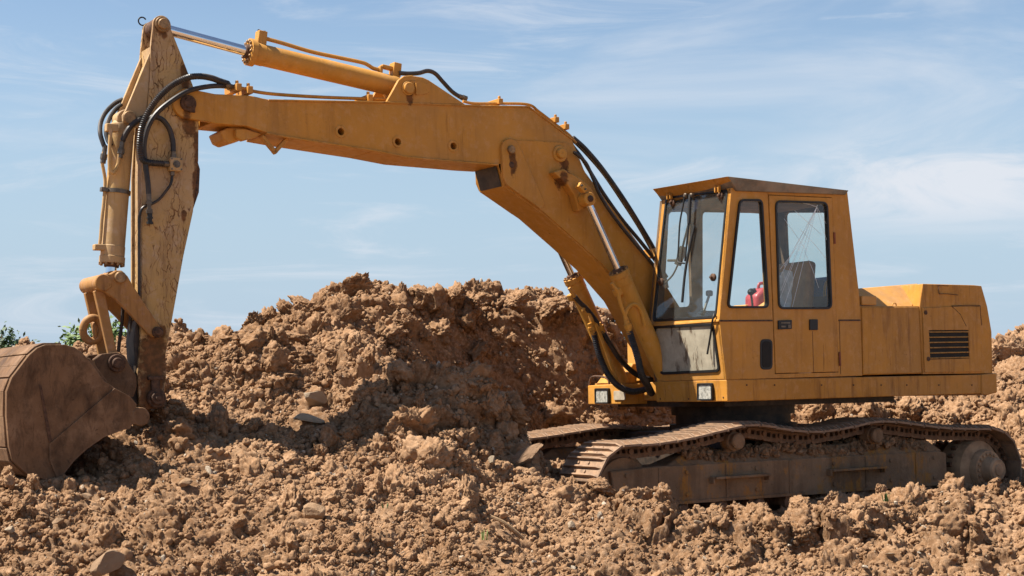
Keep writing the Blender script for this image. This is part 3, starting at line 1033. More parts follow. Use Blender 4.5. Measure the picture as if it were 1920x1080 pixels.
# ground kept free of crumbs so that single stones, the stick and the shoots lie open
CLEAR = [(588, 972, 0.105), (205, 1070, 0.125), (163, 938, 0.055), (110, 985, 0.048), (578, 786, 0.135), (592, 762, 0.130), (350, 912, 0.060), (946, 1050, 0.050), (1003, 1057, 0.028), (1125, 972, 0.042), (1073, 990, 0.045), (22, 998, 0.040), (1668, 1045, 0.040), (1300, 985, 0.035), (915, 873, 0.050), (985, 868, 0.130), (910, 1018, 0.050), (1657, 945, 0.050), (727, 958, 0.050), (925, 985, 0.045), (940, 993, 0.045), (955, 1002, 0.045), (970, 1011, 0.045), (985, 1020, 0.045)]
CLEAR_P = [(surf(a, b)[0] + Vector((0, -r * 0.5, r * 0.35)), r) for a, b, r in CLEAR]


def keep_clear(pos, r, rot, pick):
    ok = np.ones(len(pos), bool)
    for c, cr in CLEAR_P:
        d = pos - np.array(c)
        d[:, 1] *= 0.55
        ok &= np.linalg.norm(d, axis=1) > cr * 1.15 + r * 0.9
    return pos[ok], r[ok], rot[ok], pick[ok]


def spread(n, rmin, rmax, power, sink, nproto):
    k = np.searchsorted(cum, rng.random(n))
    i, j = k // (NCOL - 1) + 1, k % (NCOL - 1) + 1
    u = rng.random(n)
    r = (rmin ** (1 - power) + u * (rmax ** (1 - power) - rmin ** (1 - power))) ** (1 / (1 - power))
    r = r * np.clip(YY[i, j] / 11.0, 0.9, 1.5)
    nn = np.stack([NX[i, j], NY[i, j], NZ[i, j]], -1)
    pos = np.stack([PXw[i, j], PYw[i, j], PZw[i, j]], -1) + nn * (r * sink)[:, None]
    return keep_clear(pos, r, rng.random((n, 3)) * 6.283, rng.integers(0, nproto, n))


A = [spread(6000, 0.035, 0.13, 2.5, 0.05, 9), spread(260, 0.11, 0.23, 2.4, -0.2, 5)]
Cq = spread(290000, 0.0075, 0.045, 2.8, 0.3, 8)
co_ = scatter('crumbs', crumbs, *Cq)
co_['kind'] = 'stuff'
# bigger lumps that make the skyline of the heaps
big = [(664, 548, 15.7, .23), (690, 704, 12.7, .10), (738, 712, 12.7, .12), (815, 752, 12.7, .11), (890, 792, 12.8, .09), (695, 560, 15.6, .13), (752, 556, 15.7, .15), (800, 556, 15.8, .16), (858, 552, 15.9, .15), (905, 562, 15.9, .14), (972, 564, 16.1, .15),
       (1040, 572, 16.4, .17), (1085, 585, 16.5, .16), (1120, 612, 16.6, .12), (500, 606, 15.0, .17), (545, 590, 15.2, .18), (600, 568, 15.4, .18), (415, 646, 13.7, .17), (345, 645, 13.7, .12),
       (478, 612, 14.75, .17), (472, 635, 14.4, .17), (1652, 918, 12.6, .075), (1780, 912, 12.8, .11), (1782, 895, 12.85, .06), (1858, 925, 12.9, .09), (1866, 905, 12.95, .06), (1905, 918, 13.0, .08), (1430, 952, 12.1, .07), (1375, 968, 12.1, .06), (1500, 946, 12.2, .10), (1560, 940, 12.3, .09),
       (1130, 912, 11.9, .11), (1185, 935, 11.9, .09), (1235, 950, 11.9, .12), (785, 742, 12.65, .10), (850, 782, 12.75, .10), (905, 806, 12.8, .07), (720, 800, 11.9, .2), (640, 800, 11.7, .22), (590, 800, 11.6, .18),
       (1895, 660, 20.0, .26), (1910, 700, 19.2, .28), (1870, 760, 18.1, .26), (1905, 780, 17.8, .2), (1540, 772, 17.8, .2), (1700, 770, 17.9, .2), (62, 905, 10.3, .07), (20, 905, 10.25, .06), (15, 885, 10.3, .05), (640, 590, 14.8, .2), (560, 640, 14.0, .2)]
bp = np.array([tuple(Wd(a, b, c)) for a, b, c, _ in big])
A.append(keep_clear(bp, np.array([x[3] for x in big]), rng.random((len(big), 3)) * 6.28, rng.integers(0, 4, len(big))))
so = scatter('clods', clods, *[np.concatenate([a[i] for a in A]) for i in range(4)])
so['kind'] = 'stuff'
Bq = spread(15000, 0.005, 0.021, 2.6, 0.6, 5)
Bs = spread(420, 0.018, 0.045, 2.6, 0.3, 5)
po = scatter('gravel', pebbles, *[np.concatenate([Bq[q], Bs[q]]) for q in range(4)])
po['kind'] = 'stuff'


# --- single stones, each a thing
def stone(px, py, r, mat, label, seed, flat=0.8, rot=None, cat='stone', name='stone', facets=13, rough=0.07, stretch=(1, 1, 1)):
    p, i, j = surf(px, py)
    me = lump_mesh(name, seed, 4, rough, mat, flat, facets)
    o = bpy.data.objects.new(name, me)
    COL.objects.link(o)
    o.location = p + Vector((0, -r * 0.45, r * (0.5 if flat > 0.5 else 0.08)))
    o.scale = (r * stretch[0], r * stretch[1], r * stretch[2])
    o.rotation_euler = rot or (random.uniform(-.5, .5), random.uniform(-.5, .5), random.uniform(0, 6))
    return thing(o, label, cat, 'stones lying in the loose soil')


stone(588, 972, .105, mat_stone_buff, 'rounded orange brown stone standing in the soil below the middle of the heap', 11, 1.1, (0.2, 0.3, 0.5))
stone(205, 1072, .105, mat_stone_buff, 'large angular tan stone cut off by the bottom edge, left of centre', 12, 1.0, (0.5, -0.5, 0.4), stretch=(1.2, .9, 1))
stone(163, 938, .055, mat_stone_buff, 'angular tan stone below the bucket tip', 13)
stone(110, 985, .048, mat_stone_buff, 'flat faced pale tan stone in the bare soil below the bucket', 14, 0.7)
stone(578, 786, .135, mat_stone_grey, 'long flat slab shaped stone with a pale top on the heap slope', 15, 0.35, (0.1, 0.25, 0.25), stretch=(1.25, .8, 1))
stone(592, 762, .13, mat_stone_grey, 'rugged grey white stone just above the flat slab on the heap slope', 16, 0.8)
stone(350, 912, .06, mat_stone_buff, 'tan stone with lit flat face beside a dark clod right of the bucket', 17, .7)
stone(946, 1050, .05, mat_stone_buff, 'smooth pinkish stone in the soil under the dry stick', 18, .8)
stone(1003, 1057, .028, mat_pebble, 'small white stone near the bottom edge under the dry stick', 19, .7)
stone(1125, 972, .042, mat_pebble, 'pale knuckle shaped stone on the soil in front of the track idler', 20, .8, stretch=(.8, .8, 1.2))
stone(1073, 990, .045, mat_stone_grey, 'grey cracked stone between clods in front of the track', 21, .9)
stone(22, 998, .04, mat_stone_grey, 'small grey stone at the left edge of the bare soil', 23, .7)
stone(1668, 1045, .04, mat_stone_grey, 'grey flake of stone on the soil below the sprocket', 24, .4)
stone(1300, 985, .035, mat_stone_grey, 'small grey stone on the soil under the track rollers', 25, .8)
stone(915, 873, .05, mat_stone_grey, 'grey stone half buried in the shaded hollow before the far track', 26, .8)
sl = stone(985, 868, .13, mat_slab, 'leaning slab shaped like a shoe sole in front of the far track', 28, 0.28, (0.55, -0.45, 0.15), 'slab', 'slab', 5, .3, (1.3, .6, 1))
sl.location += Vector((0, -0.06, 0.06))

# --- dry stick
mat_wood = plain('dry wood', (0.30, 0.19, 0.10), 0.85, 0, 0.3, 20, 0.4)
p0, p1 = surf(925, 985)[0], surf(985, 1020)[0]
mb = MB()
mb.tube([p0 + Vector((0, -.04, .06)), p0.lerp(p1, .4) + Vector((0, -.05, .075)), p0.lerp(p1, .75) + Vector((0, -.05, .06)), p1 + Vector((0, -.04, .04))], 0.013, 7)
thing(mb.build('stick', mat_wood), 'dry broken stick lying on the soil in front of the tracks', 'stick')


# --- little green shoots
mat_leafgrass = plain('grass blade', (0.19, 0.23, 0.07), 0.6)
mat_weed = plain('weed leaf', (0.035, 0.085, 0.018), 0.6)


def shoots(px, py, n, hgt, mat, name, label):
    c = surf(px, py)[0] + Vector((0, -.03, .03))
    mb = MB()
    r = random.Random(px)
    for k in range(n):
        a = r.uniform(0, 6.28); b = c + Vector((r.uniform(-.02, .02), r.uniform(-.02, .02), -0.01))
        t = b + Vector((math.cos(a) * hgt * .35, math.sin(a) * hgt * .35, hgt * r.uniform(.7, 1.1)))
        m = b.lerp(t, .55) + Vector((0, 0, hgt * .1))
        s = Vector((-math.sin(a), math.cos(a), 0)) * hgt * .06
        mb.add([b - s, b + s, m + s, m - s, t], [(0, 1, 2, 3), (3, 2, 4)])
    thing(mb.build(name, mat), label, 'grass' if name == 'grass_tuft' else 'weed')


shoots(910, 1018, 7, .075, mat_leafgrass, 'grass_tuft', 'tiny light green grass tuft on the soil left of the dry stick')
shoots(1657, 945, 14, .07, mat_weed, 'weed', 'small dark green weed on the soil ridge below the track frame')
shoots(727, 958, 10, .045, mat_weed, 'weed', 'tiny green seedling on the sunlit clods in the middle foreground')

# ================================================================== THE EXCAVATOR
exc = bpy.data.objects.new('excavator', None)
COL.objects.link(exc)
exc.location = ORG
exc.rotation_euler = MROT.to_euler()
exc.empty_display_size = 0.5
thing(exc, 'weathered yellow crawler excavator standing on the soil with its bucket lowered', 'excavator')

# ---------------------------------------------------------------- undercarriage
mb = MB()
mb.box((0.0, 0, 0.60), (1.5, 1.5, 0.36))
mb.box((0.75, 0, 0.52), (0.35, 1.6, 0.26)); mb.box((-0.75, 0, 0.52), (0.35, 1.6, 0.26))
mb.build('undercarriage', mat_dark, exc, 0.02)
mb = MB()
mb.lathe((0, 0, 0.78), (0, 0, 1), [(0, .62), (.07, .62), (.07, .56), (.16, .56), (.16, .60), (.30, .60)], 40)
mb.build('swing_ring', mat_dark, exc)

IDL, SPR = (2.20, 0.365), (-2.27, 0.335)


def resample(pts, n):
    pts = [Vector(p) for p in pts]
    L = [0]
    for i in range(1, len(pts)):
        L.append(L[-1] + (pts[i] - pts[i - 1]).length)
    out = []
    k = 0
    for i in range(n):
        s = L[-1] * i / n
        while k < len(L) - 2 and L[k + 1] < s:
            k += 1
        t = (s - L[k]) / max(1e-9, L[k + 1] - L[k])
        out.append((pts[k].lerp(pts[k + 1], t), (pts[k + 1] - pts[k]).normalized()))
    return out


NEAR_TOP = [P(x, y, 1.25) for x, y in ((1232, 831), (1285, 823), (1330, 813), (1373, 802), (1402, 795), (1436, 796), (1472, 803), (1505, 807), (1537, 808), (1570, 804), (1602, 798), (1630, 791), (1654, 788), (1693, 790), (1745, 798), (1790, 802))]


def track_path(top):
    """closed loop of the shoe's outer face, front idler first, clockwise over the top to the rear"""
    ro = 0.385
    pts = []
    for i in range(0, 13):
        a = math.radians(-90 + 190 * i / 12.0)          # under the idler, round its front and up
        pts.append((IDL[0] + ro * math.sin(math.pi / 2 + a) * 1.0 if False else IDL[0] + ro * math.cos(a), IDL[1] + ro * math.sin(a)))
    a_end = pts[-1]
    pts += [p for p in top if SPR[0] + 0.15 < p[0] < a_end[0] - 0.12]
    for i in range(0, 13):
        a = math.radians(85 + 185 * i / 12.0)
        pts.append((SPR[0] + (ro + .075) * math.cos(a), SPR[1] + (ro + .03) * math.sin(a)))
    pts.append((IDL[0], IDL[1] - ro))
    # smooth once
    return pts


def smooth_closed(pts, it=2):
    pts = [Vector(p) for p in pts[:-1]]
    for _ in range(it):
        q = []
        m = len(pts)
        for i in range(m):
            a, b = pts[i], pts[(i + 1) % m]
            q += [a.lerp(b, .25), a.lerp(b, .75)]
        pts = q
    return pts + [pts[0]]


NSHOE = 60
sh = MB()
SW, SL = 0.56, 0.185
sh.box((0, 0, -0.009), (SL, SW, 0.018))
for x in (-.078, 0.0, .078):
    sh.box((x, 0, 0.014), (0.017, SW - 0.004, 0.028), taper=0.8)
sh.box((-.095, 0, -0.020), (0.028, SW - .01, 0.012))
for y in (-.07, .07):
    for x in (-.04, .04):
        sh.lathe((x, y, -0.001), (0, 0, 1), [(0, .013), (.012, .013)], 6)
shoe_me = sh.mesh('track_shoe', mat_track)
lk = MB()
for y in (-.085, .085):
    lk.plate([rounded([(-.10, -.125), (.10, -.125), (.10, -.018), (-.10, -.018)], .03, 3), [(-.052, -.085), (-.052, -.05), (-.014, -.05), (-.014, -.085)], [(.014, -.085), (.014, -.05), (.052, -.05), (.052, -.085)]],
             lambda a, b, c: (a, c, b), y - .022, y + .022)
lk.lathe((.10, -.13, -.062), (0, 1, 0), [(0, .022), (.26, .022)], 10)
link_me = lk.mesh('track_link', mat_chain)


def build_track(side, top, label):
    vc = side * 0.975
    path = smooth_closed(track_path(top))
    rail = MB()
    # the bushings' inner rail, one band the links sit on
    band = resample(path, 160)
    for i in range(160):
        p, t = band[i]; q, t2 = band[(i + 1) % 160]
        n1, n2 = Vector((-t.y, t.x)), Vector((-t2.y, t2.x))
        a0, a1 = p + n1 * .028, p + n1 * .040
        b0, b1 = q + n2 * .028, q + n2 * .040
        lo, hi = vc - .12, vc + .12
        rail.hull8([(a0.x, lo, a0.y), (b0.x, lo, b0.y), (b1.x, lo, b1.y), (a1.x, lo, a1.y)], [(a0.x, hi, a0.y), (b0.x, hi, b0.y), (b1.x, hi, b1.y), (a1.x, hi, a1.y)])
    tr = rail.build('track', mat_chain, exc, label=label)
    for (p, t) in resample(path, NSHOE):
        n = Vector((t.y, -t.x))                           # outward
        M3 = Matrix(((t.x, 0, n.x), (0, 1, 0), (t.y, 0, n.y)))
        if M3.determinant() < 0:
            M3 = Matrix(((-t.x, 0, n.x), (0, 1, 0), (-t.y, 0, n.y)))
        for nm, me in (('track_shoe', shoe_me), ('track_link', link_me)):
            o = bpy.data.objects.new(nm, me)
            COL.objects.link(o)
            o.parent = tr
            j = random.uniform(-.008, .008)
            o.location = (p.x, vc + (j if nm == 'track_shoe' else 0), p.y)
            o.rotation_euler = (M3 @ Matrix.Rotation(random.uniform(-.02, .02), 3, 'Y')).to_euler()
    return tr


build_track(1, NEAR_TOP, 'near crawler track with dusty shoes')
FAR_TOP = [(1.75, .765), (1.4, .80), (.98, .845), (.5, .80), (.1, .775), (-.35, .80), (-.755, .845), (-1.2, .80), (-1.7, .76)]
build_track(-1, FAR_TOP, 'far crawler track')

for s in (1, -1):
    v0, v1 = (0.80, 1.15) if s > 0 else (-1.15, -0.80)
    fr = MB()
    out = [(2.36, .525), (1.9, .545), (-1.62, .545), (-1.73, .52), (-1.74, .215), (1.95, .215), (2.34, .36)]
    fr.prism(out, v0, v1)
    # sloping upper face heaped with mud
    vi, vo = (v0 + .05, v1 - .02) if s > 0 else (v1 - .05, v0 + .02)
    fr.hull8([(1.75, min(vi, vo), .54), (-1.70, min(vi, vo), .54), (-1.70, max(vi, vo), .54), (1.75, max(vi, vo), .54)],
             [(1.5, min(vi, vo) + .08, .64), (-1.55, min(vi, vo) + .08, .66), (-1.55, max(vi, vo) - .08, .66), (1.5, max(vi, vo) - .08, .64)])
    fo = fr.build('track_frame', mat_frame, exc, 0.012)
    fl = MB(); vv = v1 if s > 0 else v0
    fl.box((0.1, vv + s * .004, .225), (3.65, .03, .025)); fl.build('flange', mat_frame, fo)
    for (x0, x1, yy, nm) in (((1337, 893), (1440, 893), 0, 'step'), ((1557, 881), (1657, 877), 0, 'step')):
        a, b = Vector(P(*x0, 1.19)), Vector(P(*x1, 1.19))
        st = MB()
        c = (a + b) / 2
        st.box((c.x, vv + s * .05, c.y), (abs(a.x - b.x), .08, .022))
        for q in (a, b):
            st.box((q.x, vv + s * .03, c.y - .02), (.02, .06, .06))
        st.build(nm, mat_frame, fo, .004)
    for uu in (1.85, 1.10, .35, -.62, -1.30):
        m = MB(); m.box((uu, vv + s * .003, .38), (.022, .012, .30)); m.build('weld_seam', mat_frame, fo, .004)
    for uu in (2.2, 1.55, .75, -.2, -.95, -1.55):
        for ww in (.29, .48):
            m = MB(); m.lathe((uu, vv - s * .002, ww), (0, s, 0), [(0, .020), (.014, .020), (.017, .013)], 6); m.build('bolt', mat_frame, fo)
    # mud lying in the frame
    for (u, w) in ((.98, .727), (-.755, .722)):
        ro = MB()
        y0 = vv - s * .12
        ro.lathe((u, y0, w), (0, s, 0), [(0, .085), (.10, .085), (.10, .06), (.13, .06), (.13, .072), (.155, .072), (.165, .06), (.168, .03)], 24)
        ro.build('carrier_roller', mat_frame, exc)
        br = MB(); br.box((u, vv - s * .10, w - .14), (.09, .06, .2)); br.build('roller_bracket', mat_frame, fo, .01)
    for k in range(8):
        u = 1.62 - k * .44
        ro = MB()
        ro.lathe((u, s * .80, .155), (0, s, 0), [(0, .07), (.02, .10), (.10, .10), (.10, .075), (.25, .075), (.25, .10), (.33, .10), (.34, .06), (.37, .05)], 20)
        ro.build('track_roller', mat_chain, exc)
    idl = MB()
    idl.lathe((IDL[0], s * .83, IDL[1]), (0, s, 0), [(0, .1), (0, .265), (.06, .275), (.06, .305), (.23, .305), (.23, .275), (.28, .265), (.28, .12), (.30, .10)], 36)
    idl.build('idler', mat_frame, exc)
    sp = MB()
    teeth = []
    for i in range(21 * 4):
        a = 2 * math.pi * i / 84
        r = (.285, .285, .325, .325)[i % 4]
        teeth.append((SPR[0] + r * math.cos(a), SPR[1] + r * math.sin(a)))
    sp.prism(teeth, s * .975 - .03, s * .975 + .03)
    so_ = sp.build('sprocket', mat_chain, exc)
    hb = MB()
    hb.lathe((SPR[0], s * .85, SPR[1]), (0, s, 0), [(0, .2), (0, .30), (.20, .30), (.25, .285), (.28, .24), (.29, .20), (.36, .195), (.37, .19), (.37, .125), (.385, .12), (.47, .115), (.49, .10), (.49, .06), (.50, .055), (.505, .02)], 40)
    hb.build('hub', mat_hub, so_)
    for i in range(18):
        a = 2 * math.pi * i / 18
        bo = MB(); bo.lathe((SPR[0] + .158 * math.cos(a), s * 1.218, SPR[1] + .158 * math.sin(a)), (0, s, 0), [(0, .017), (.016, .017), (.019, .012)], 6)
        bo.build('bolt', mat_hub, so_)

# soil heaped on the near track frame
spts = []
for k in range(1300):
    u = random.uniform(-1.5, 1.55)
    v = random.uniform(.84, 1.12)
    spts.append(ORG + MROT @ Vector((u, v, .655 - .75 * max(0, v - 1.04) + .035 * math.sin(u * 5) + random.uniform(-.03, .02))))
spts = np.array([tuple(p) for p in spts])
fs_ = scatter('mud', clods, spts, rng.uniform(.012, .042, len(spts)), rng.random((len(spts), 3)) * 6.28, rng.integers(0, 8, len(spts)))
fs_['kind'] = 'stuff'

# ---------------------------------------------------------------- upper deck
VN = 1.2
fb, ft = P(1365, 753, VN), P(1362, 712, VN)
rb, rt = P(1845, 737.5, VN), P(1841, 702, VN)
deck = MB()
deck.prism([fb, ft, rt, rb], .20, VN)
deck.prism([(0.85, fb[1] + .01), (0.85, ft[1] - .004), (rt[0], rt[1] - .004), (rb[0], rb[1] + .01)], -1.12, .197)
dk = deck.build('deck', mat_deck, exc, .008)
cw = MB()
c0 = [P(1839, 702, VN), P(1867, 699.5, VN), P(1868.5, 736, VN), P(1850, 741, VN), P(1839, 738, VN)]
cw.prism(c0, -1.15, VN + .012)
cw.build('tail_beam', mat_deck, exc, .01)
bl = MB()
bl.box((-.3, 0, fb[1] - .02), (2.2, 1.6, .06)); bl.build('belly_plate', mat_dark, exc)
for (px, py) in ((1236, 722), (1238, 748), (1262, 722), (1300, 722), (1352, 722), (1356, 745), (1291, 748)):
    vq, wq = PU(px, py, fb[0] + .004)
    m = MB(); m.lathe((fb[0] - .002, vq, wq), (1, 0, 0), [(0, .008), (.008, .008), (.010, .004)], 6); m.build('bolt', mat_rustpin, dk)
for px in (1400, 1452, 1540, 1600, 1652, 1700, 1760, 1822):
    uq, wq = P(px, 722, VN)
    m = MB(); m.lathe((uq, VN - .002, wq), (0, 1, 0), [(0, .008), (.008, .008), (.010, .004)], 6); m.build('bolt', mat_rustpin, dk)
# far front box with headlight and tool chest
uf = fb[0] + .01
qa, qb = PU(1102, 723, uf), PU(1175, 760, uf)
fbx = MB()
V0, V1 = qa[0], -.33
fbx.hull8([(uf, V0, qa[1]), (uf, V1, qa[1] + .01), (.55, V1, qa[1] + .01), (.55, V0, qa[1])][::-1], [(uf, V0, qb[1] + .01), (uf, V1, qb[1] + .01), (.55, V1, qb[1] + .01), (.55, V0, qb[1] + .01)][::-1])
fx = fbx.build('front_box', mat_cab, exc, .008)


def headlight(px0, py0, px1, py1, uface, parent, name='headlight'):
    a, b = PU(px0, py0, uface), PU(px1, py1, uface)
    v0, v1 = min(a[0], b[0]), max(a[0], b[0])
    w0, w1 = min(a[1], b[1]), max(a[1], b[1])
    h = MB()
    rr = rounded([(v0, w0), (v1, w0), (v1, w1), (v0, w1)], .018, 3)
    inn = rounded([(v0 + .014, w0 + .014), (v1 - .014, w0 + .014), (v1 - .014, w1 - .014), (v0 + .014, w1 - .014)], .014, 3)
    h.plate([rr, inn[::-1]], lambda a, b, c: (uface + c, a, b), 0, .032)
    h.plate([rr], lambda a, b, c: (uface + c, a, b), 0.001, .008)
    ho = h.build(name, mat_gasket, exc, 0.003)
    g = MB(); g.plate([inn], lambda a, b, c: (uface + c, a, b), .008, .022)
    g.build('lens', mat_lens, ho, .006)
    return ho


headlight(1119, 728, 1145, 757, uf, exc)
headlight(1311, 718.5, 1340, 751, fb[0] + .004, exc)
a, b = PU(1152, 733, uf), PU(1173, 750, uf)
mk = MB(); mk.plate([rounded([(a[0], b[1]), (b[0], b[1]), (b[0], a[1]), (a[0], a[1])], .01, 2)], lambda a, b, c: (uf + c, a, b), 0, .012)
mk.build('marker_lamp', plain('clouded lens', (.36, .30, .22), .4), exc, .003)
# tool chest on the far box
tb = MB()
zt = qa[1] + .01
tb.hull8([(uf - .06, V0 + .05, zt), (uf - .06, V1 - .06, zt), (.5, V1 - .06, zt), (.5, V0 + .05, zt)], [(uf - .20, V0 + .12, zt + .20), (uf - .20, V1 - .06, zt + .20), (.5, V1 - .06, zt + .20), (.5, V0 + .12, zt + .20)])
tb.build('tool_chest', mat_cab, exc, .012)
hd = MB()
hp = [PU(1105, 723, uf - .02), PU(1107, 712, uf - .02), PU(1113, 706, uf - .02), PU(1132, 707, uf - .02), PU(1141, 713, uf - .02), PU(1142, 722, uf - .02)]
hd.tube([(uf - .02, v, w) for v, w in hp], .011, 8)
hd.build('grab_handle', mat_rustpin, exc)
# fuel tank and battery box along the far side
tk = MB()
tk.hull8([(.45, -1.1, zt - .01), (.45, -.42, zt - .01), (-1.2, -.42, zt - .01), (-1.2, -1.1, zt - .01)], [(.45, -1.1, 1.90), (.45, -.42, 1.90), (-1.2, -.42, 1.90), (-1.2, -1.1, 1.90)])
tk.build('fuel_tank', mat_hood, exc, .025)
tk = MB(); tk.lathe((.2, -.75, 1.90), (0, 0, 1), [(0, .06), (.05, .06), (.055, .05)], 20); tk.build('filler_cap', mat_fit, exc)
gr = MB()
gr.tube([(.46, -.5, 1.42), (.62, -.5, 1.62), (.46, -.5, 1.84)], .014, 8); gr.build('grab_handle', mat_rustpin, exc)

# boom foot bracket between cab and box
bf = MB()
for v in (.155, -.345):
    bf.prism([(.9, 1.28), (.85, 1.5), (.62, 1.62), (.35, 1.5), (.2, 1.28)], v - .03, v + .03)
bf.build('boom_bracket', mat_body, exc, .006)

# ---------------------------------------------------------------- cab
A_top, A_seam, A_low = P(1371, 352, VN), P(1349, 601, VN), P(1362, 712, VN)
R_top, R_mid, R_seam, R_low = P(1589, 360, VN), P(1612, 560, VN), P(1613.5, 601, VN), P(1617, 704.5, VN)
VF = 0.20
wall_out = [A_low, R_low, R_seam, R_mid, R_top, A_top, A_seam]
win1 = rounded(poly([(1385, 374), (1428, 374), (1440, 577.5), (1362.5, 577.5)], VN), .055, 5)
door_out = poly([(1441, 366), (1559, 371), (1571, 697), (1454, 700), (1449.5, 581)], VN)
win2 = rounded(poly([(1452, 376), (1550, 379), (1558.5, 579.5), (1458, 579.5)], VN), .065, 5)
wl = MB()
wl.prism(wall_out, VN - .035, VN, [grow(win1, -.012), grow(door_out, .005)])
cab = wl.build('cab', mat_cab, exc, .004)
# lower seam: the bent lip of the upper shell
sm = MB()
for (x0, x1, y0, y1) in ((1349, 1448, 601.5, 601), (1572, 1613, 600.5, 600.5)):
    a, b = P(x0, y0, VN), P(x1, y1, VN)
    sm.hull8([(a[0], VN - .01, a[1] - .007), (b[0], VN - .01, b[1] - .007), (b[0], VN + .007, b[1] - .007), (a[0], VN + .007, a[1] - .007)],
             [(a[0], VN - .01, a[1] + .007), (b[0], VN - .01, b[1] + .007), (b[0], VN + .004, b[1] + .007), (a[0], VN + .004, a[1] + .007)])
sm.build('seam_lip', mat_rustpin, cab)
d = MB()
d.prism(door_out, VN - .03, VN + .006, [grow(win2, -.012)])
door = d.build('door', mat_cab, cab, .004)
# window rubbers and panes
for w_, nm in ((win1, 'side'), (win2, 'door')):
    g = MB()
    g.plate([grow(w_, .002), grow(w_, -.017)[::-1]], lambda a, b, c: (a, c, b), VN - .02, VN + .018)
    g.build('window_rubber', mat_gasket, cab, .005)
    g = MB(); g.prism(grow(w_, -.012), VN - .006, VN)
    g.build('window_pane', mat_glass, cab)
# cracks in the door pane
ck = MB()
root = Vector(P(1468, 570, VN))
for (x0, y0, x1, y1) in ((1462, 520, 1532, 386), (1464, 545, 1530, 390), (1462, 560, 1533, 384), (1470, 575, 1531, 388), (1485, 578, 1532, 385), (1470, 500, 1529, 395), (1462, 505, 1500, 455),
                         (1531, 387, 1549, 420), (1531, 390, 1550, 450), (1500, 430, 1549, 485), (1508, 470, 1535, 540), (1470, 410, 1512, 470), (1490, 395, 1540, 440), (1505, 381, 1531, 388)):
    a, b = Vector(P(x0, y0, VN)), Vector(P(x1, y1, VN))
    n = (b - a).normalized(); t = Vector((-n.y, n.x)) * .0012
    m = (a + b) / 2 + Vector((-n.y, n.x)) * random.uniform(-.012, .012)
    for p, q in ((a, m), (m, b)):
        ck.hull8([(p.x - t.x, VN + .0005, p.y - t.y), (q.x - t.x, VN + .0005, q.y - t.y), (q.x + t.x, VN + .0005, q.y + t.y), (p.x + t.x, VN + .0005, p.y + t.y)],
                 [(p.x - t.x, VN + .002, p.y - t.y), (q.x - t.x, VN + .002, q.y - t.y), (q.x + t.x, VN + .002, q.y + t.y), (p.x + t.x, VN + .002, p.y + t.y)])
ck.build('glass_crack', mat_crack, cab)
# door furniture
def sideplate(name, pts, v0, v1, mat, parent, bev=.003, r=0.0, holes=()):
    o_ = poly(pts, VN)
    if r:
        o_ = rounded(o_, r, 4)
    m = MB(); m.prism(o_, v0, v1, holes)
    return m.build(name, mat, parent, bev)


sideplate('door_handle', [(1457, 601), (1482, 600), (1482, 617), (1457, 618)], VN + .003, VN + .022, mat_gasket, cab, .004)
m = MB()
for (x0, y0, x1, y1) in ((1461, 604, 1478, 607), (1461, 611, 1470, 614), (1474, 609, 1479, 615)):
    m.prism(poly([(x0, y0), (x1, y0), (x1, y1), (x0, y1)], VN), VN + .021, VN + .026)
m.build('latch', mat_fit, cab)
sideplate('door_lock', [(1516, 599), (1531, 599), (1531, 619), (1516, 619)], VN + .003, VN + .020, mat_gasket, cab, .004)
sideplate('grab_recess', [(1425, 636), (1448, 636), (1448, 693), (1425, 693)], VN - .004, VN + .006, mat_gasket, cab, .003, .05)
sideplate('recess_rim', [(1428, 640), (1445, 640), (1445, 689), (1428, 689)], VN + .002, VN + .009, mat_void, cab, .002, .04)
for (y0, y1, x) in ((436, 457, 1563), (660, 686, 1573)):
    a, b = P(x, y0, VN), P(x + 1, y1, VN)
    h_ = MB(); h_.cyl((a[0], VN + .008, a[1]), (b[0], VN + .008, b[1]), .011, seg=10); h_.build('hinge', plain('rusty hinge', (.20, .06, .025), .7), cab)
a, b = P(1523, 621, VN), P(1524, 698, VN)
m = MB(); m.box(((a[0] + b[0]) / 2, VN + .0065, (a[1] + b[1]) / 2), (.004, .003, a[1] - b[1])); m.build('door_seam', mat_rustpin, cab)
a, b = P(1573, 601, VN), P(1577, 702, VN)
m = MB(); m.box(((a[0] + b[0]) / 2, VN + .0005, (a[1] + b[1]) / 2), (.004, .004, a[1] - b[1])); m.build('panel_seam', mat_rustpin, cab)

# front of the cab: planes whose forward position follows the pillar
def lerp_u(p, q, w):
    return p[0] + (q[0] - p[0]) * (w - p[1]) / (q[1] - p[1])


def front_up(a, b, c):
    return (lerp_u(A_seam, A_top, b) + c, a, b)


def front_lo(a, b, c):
    return (lerp_u(A_low, A_seam, b) + c, a, b)


def sight_front(px, py, p, q):
    """side offset and height where a sight line meets the sloping front"""
    d = sight(px, py)
    du = (q[0] - p[0]) / (q[1] - p[1])
    # u - p.u - du*(w - p.w) = 0
    k0 = EYE.x - p[0] - du * (EYE.z - p[1])
    k1 = d.x - du * d.z
    t = -k0 / k1
    s = EYE + d * t
    return (s.y, s.z)


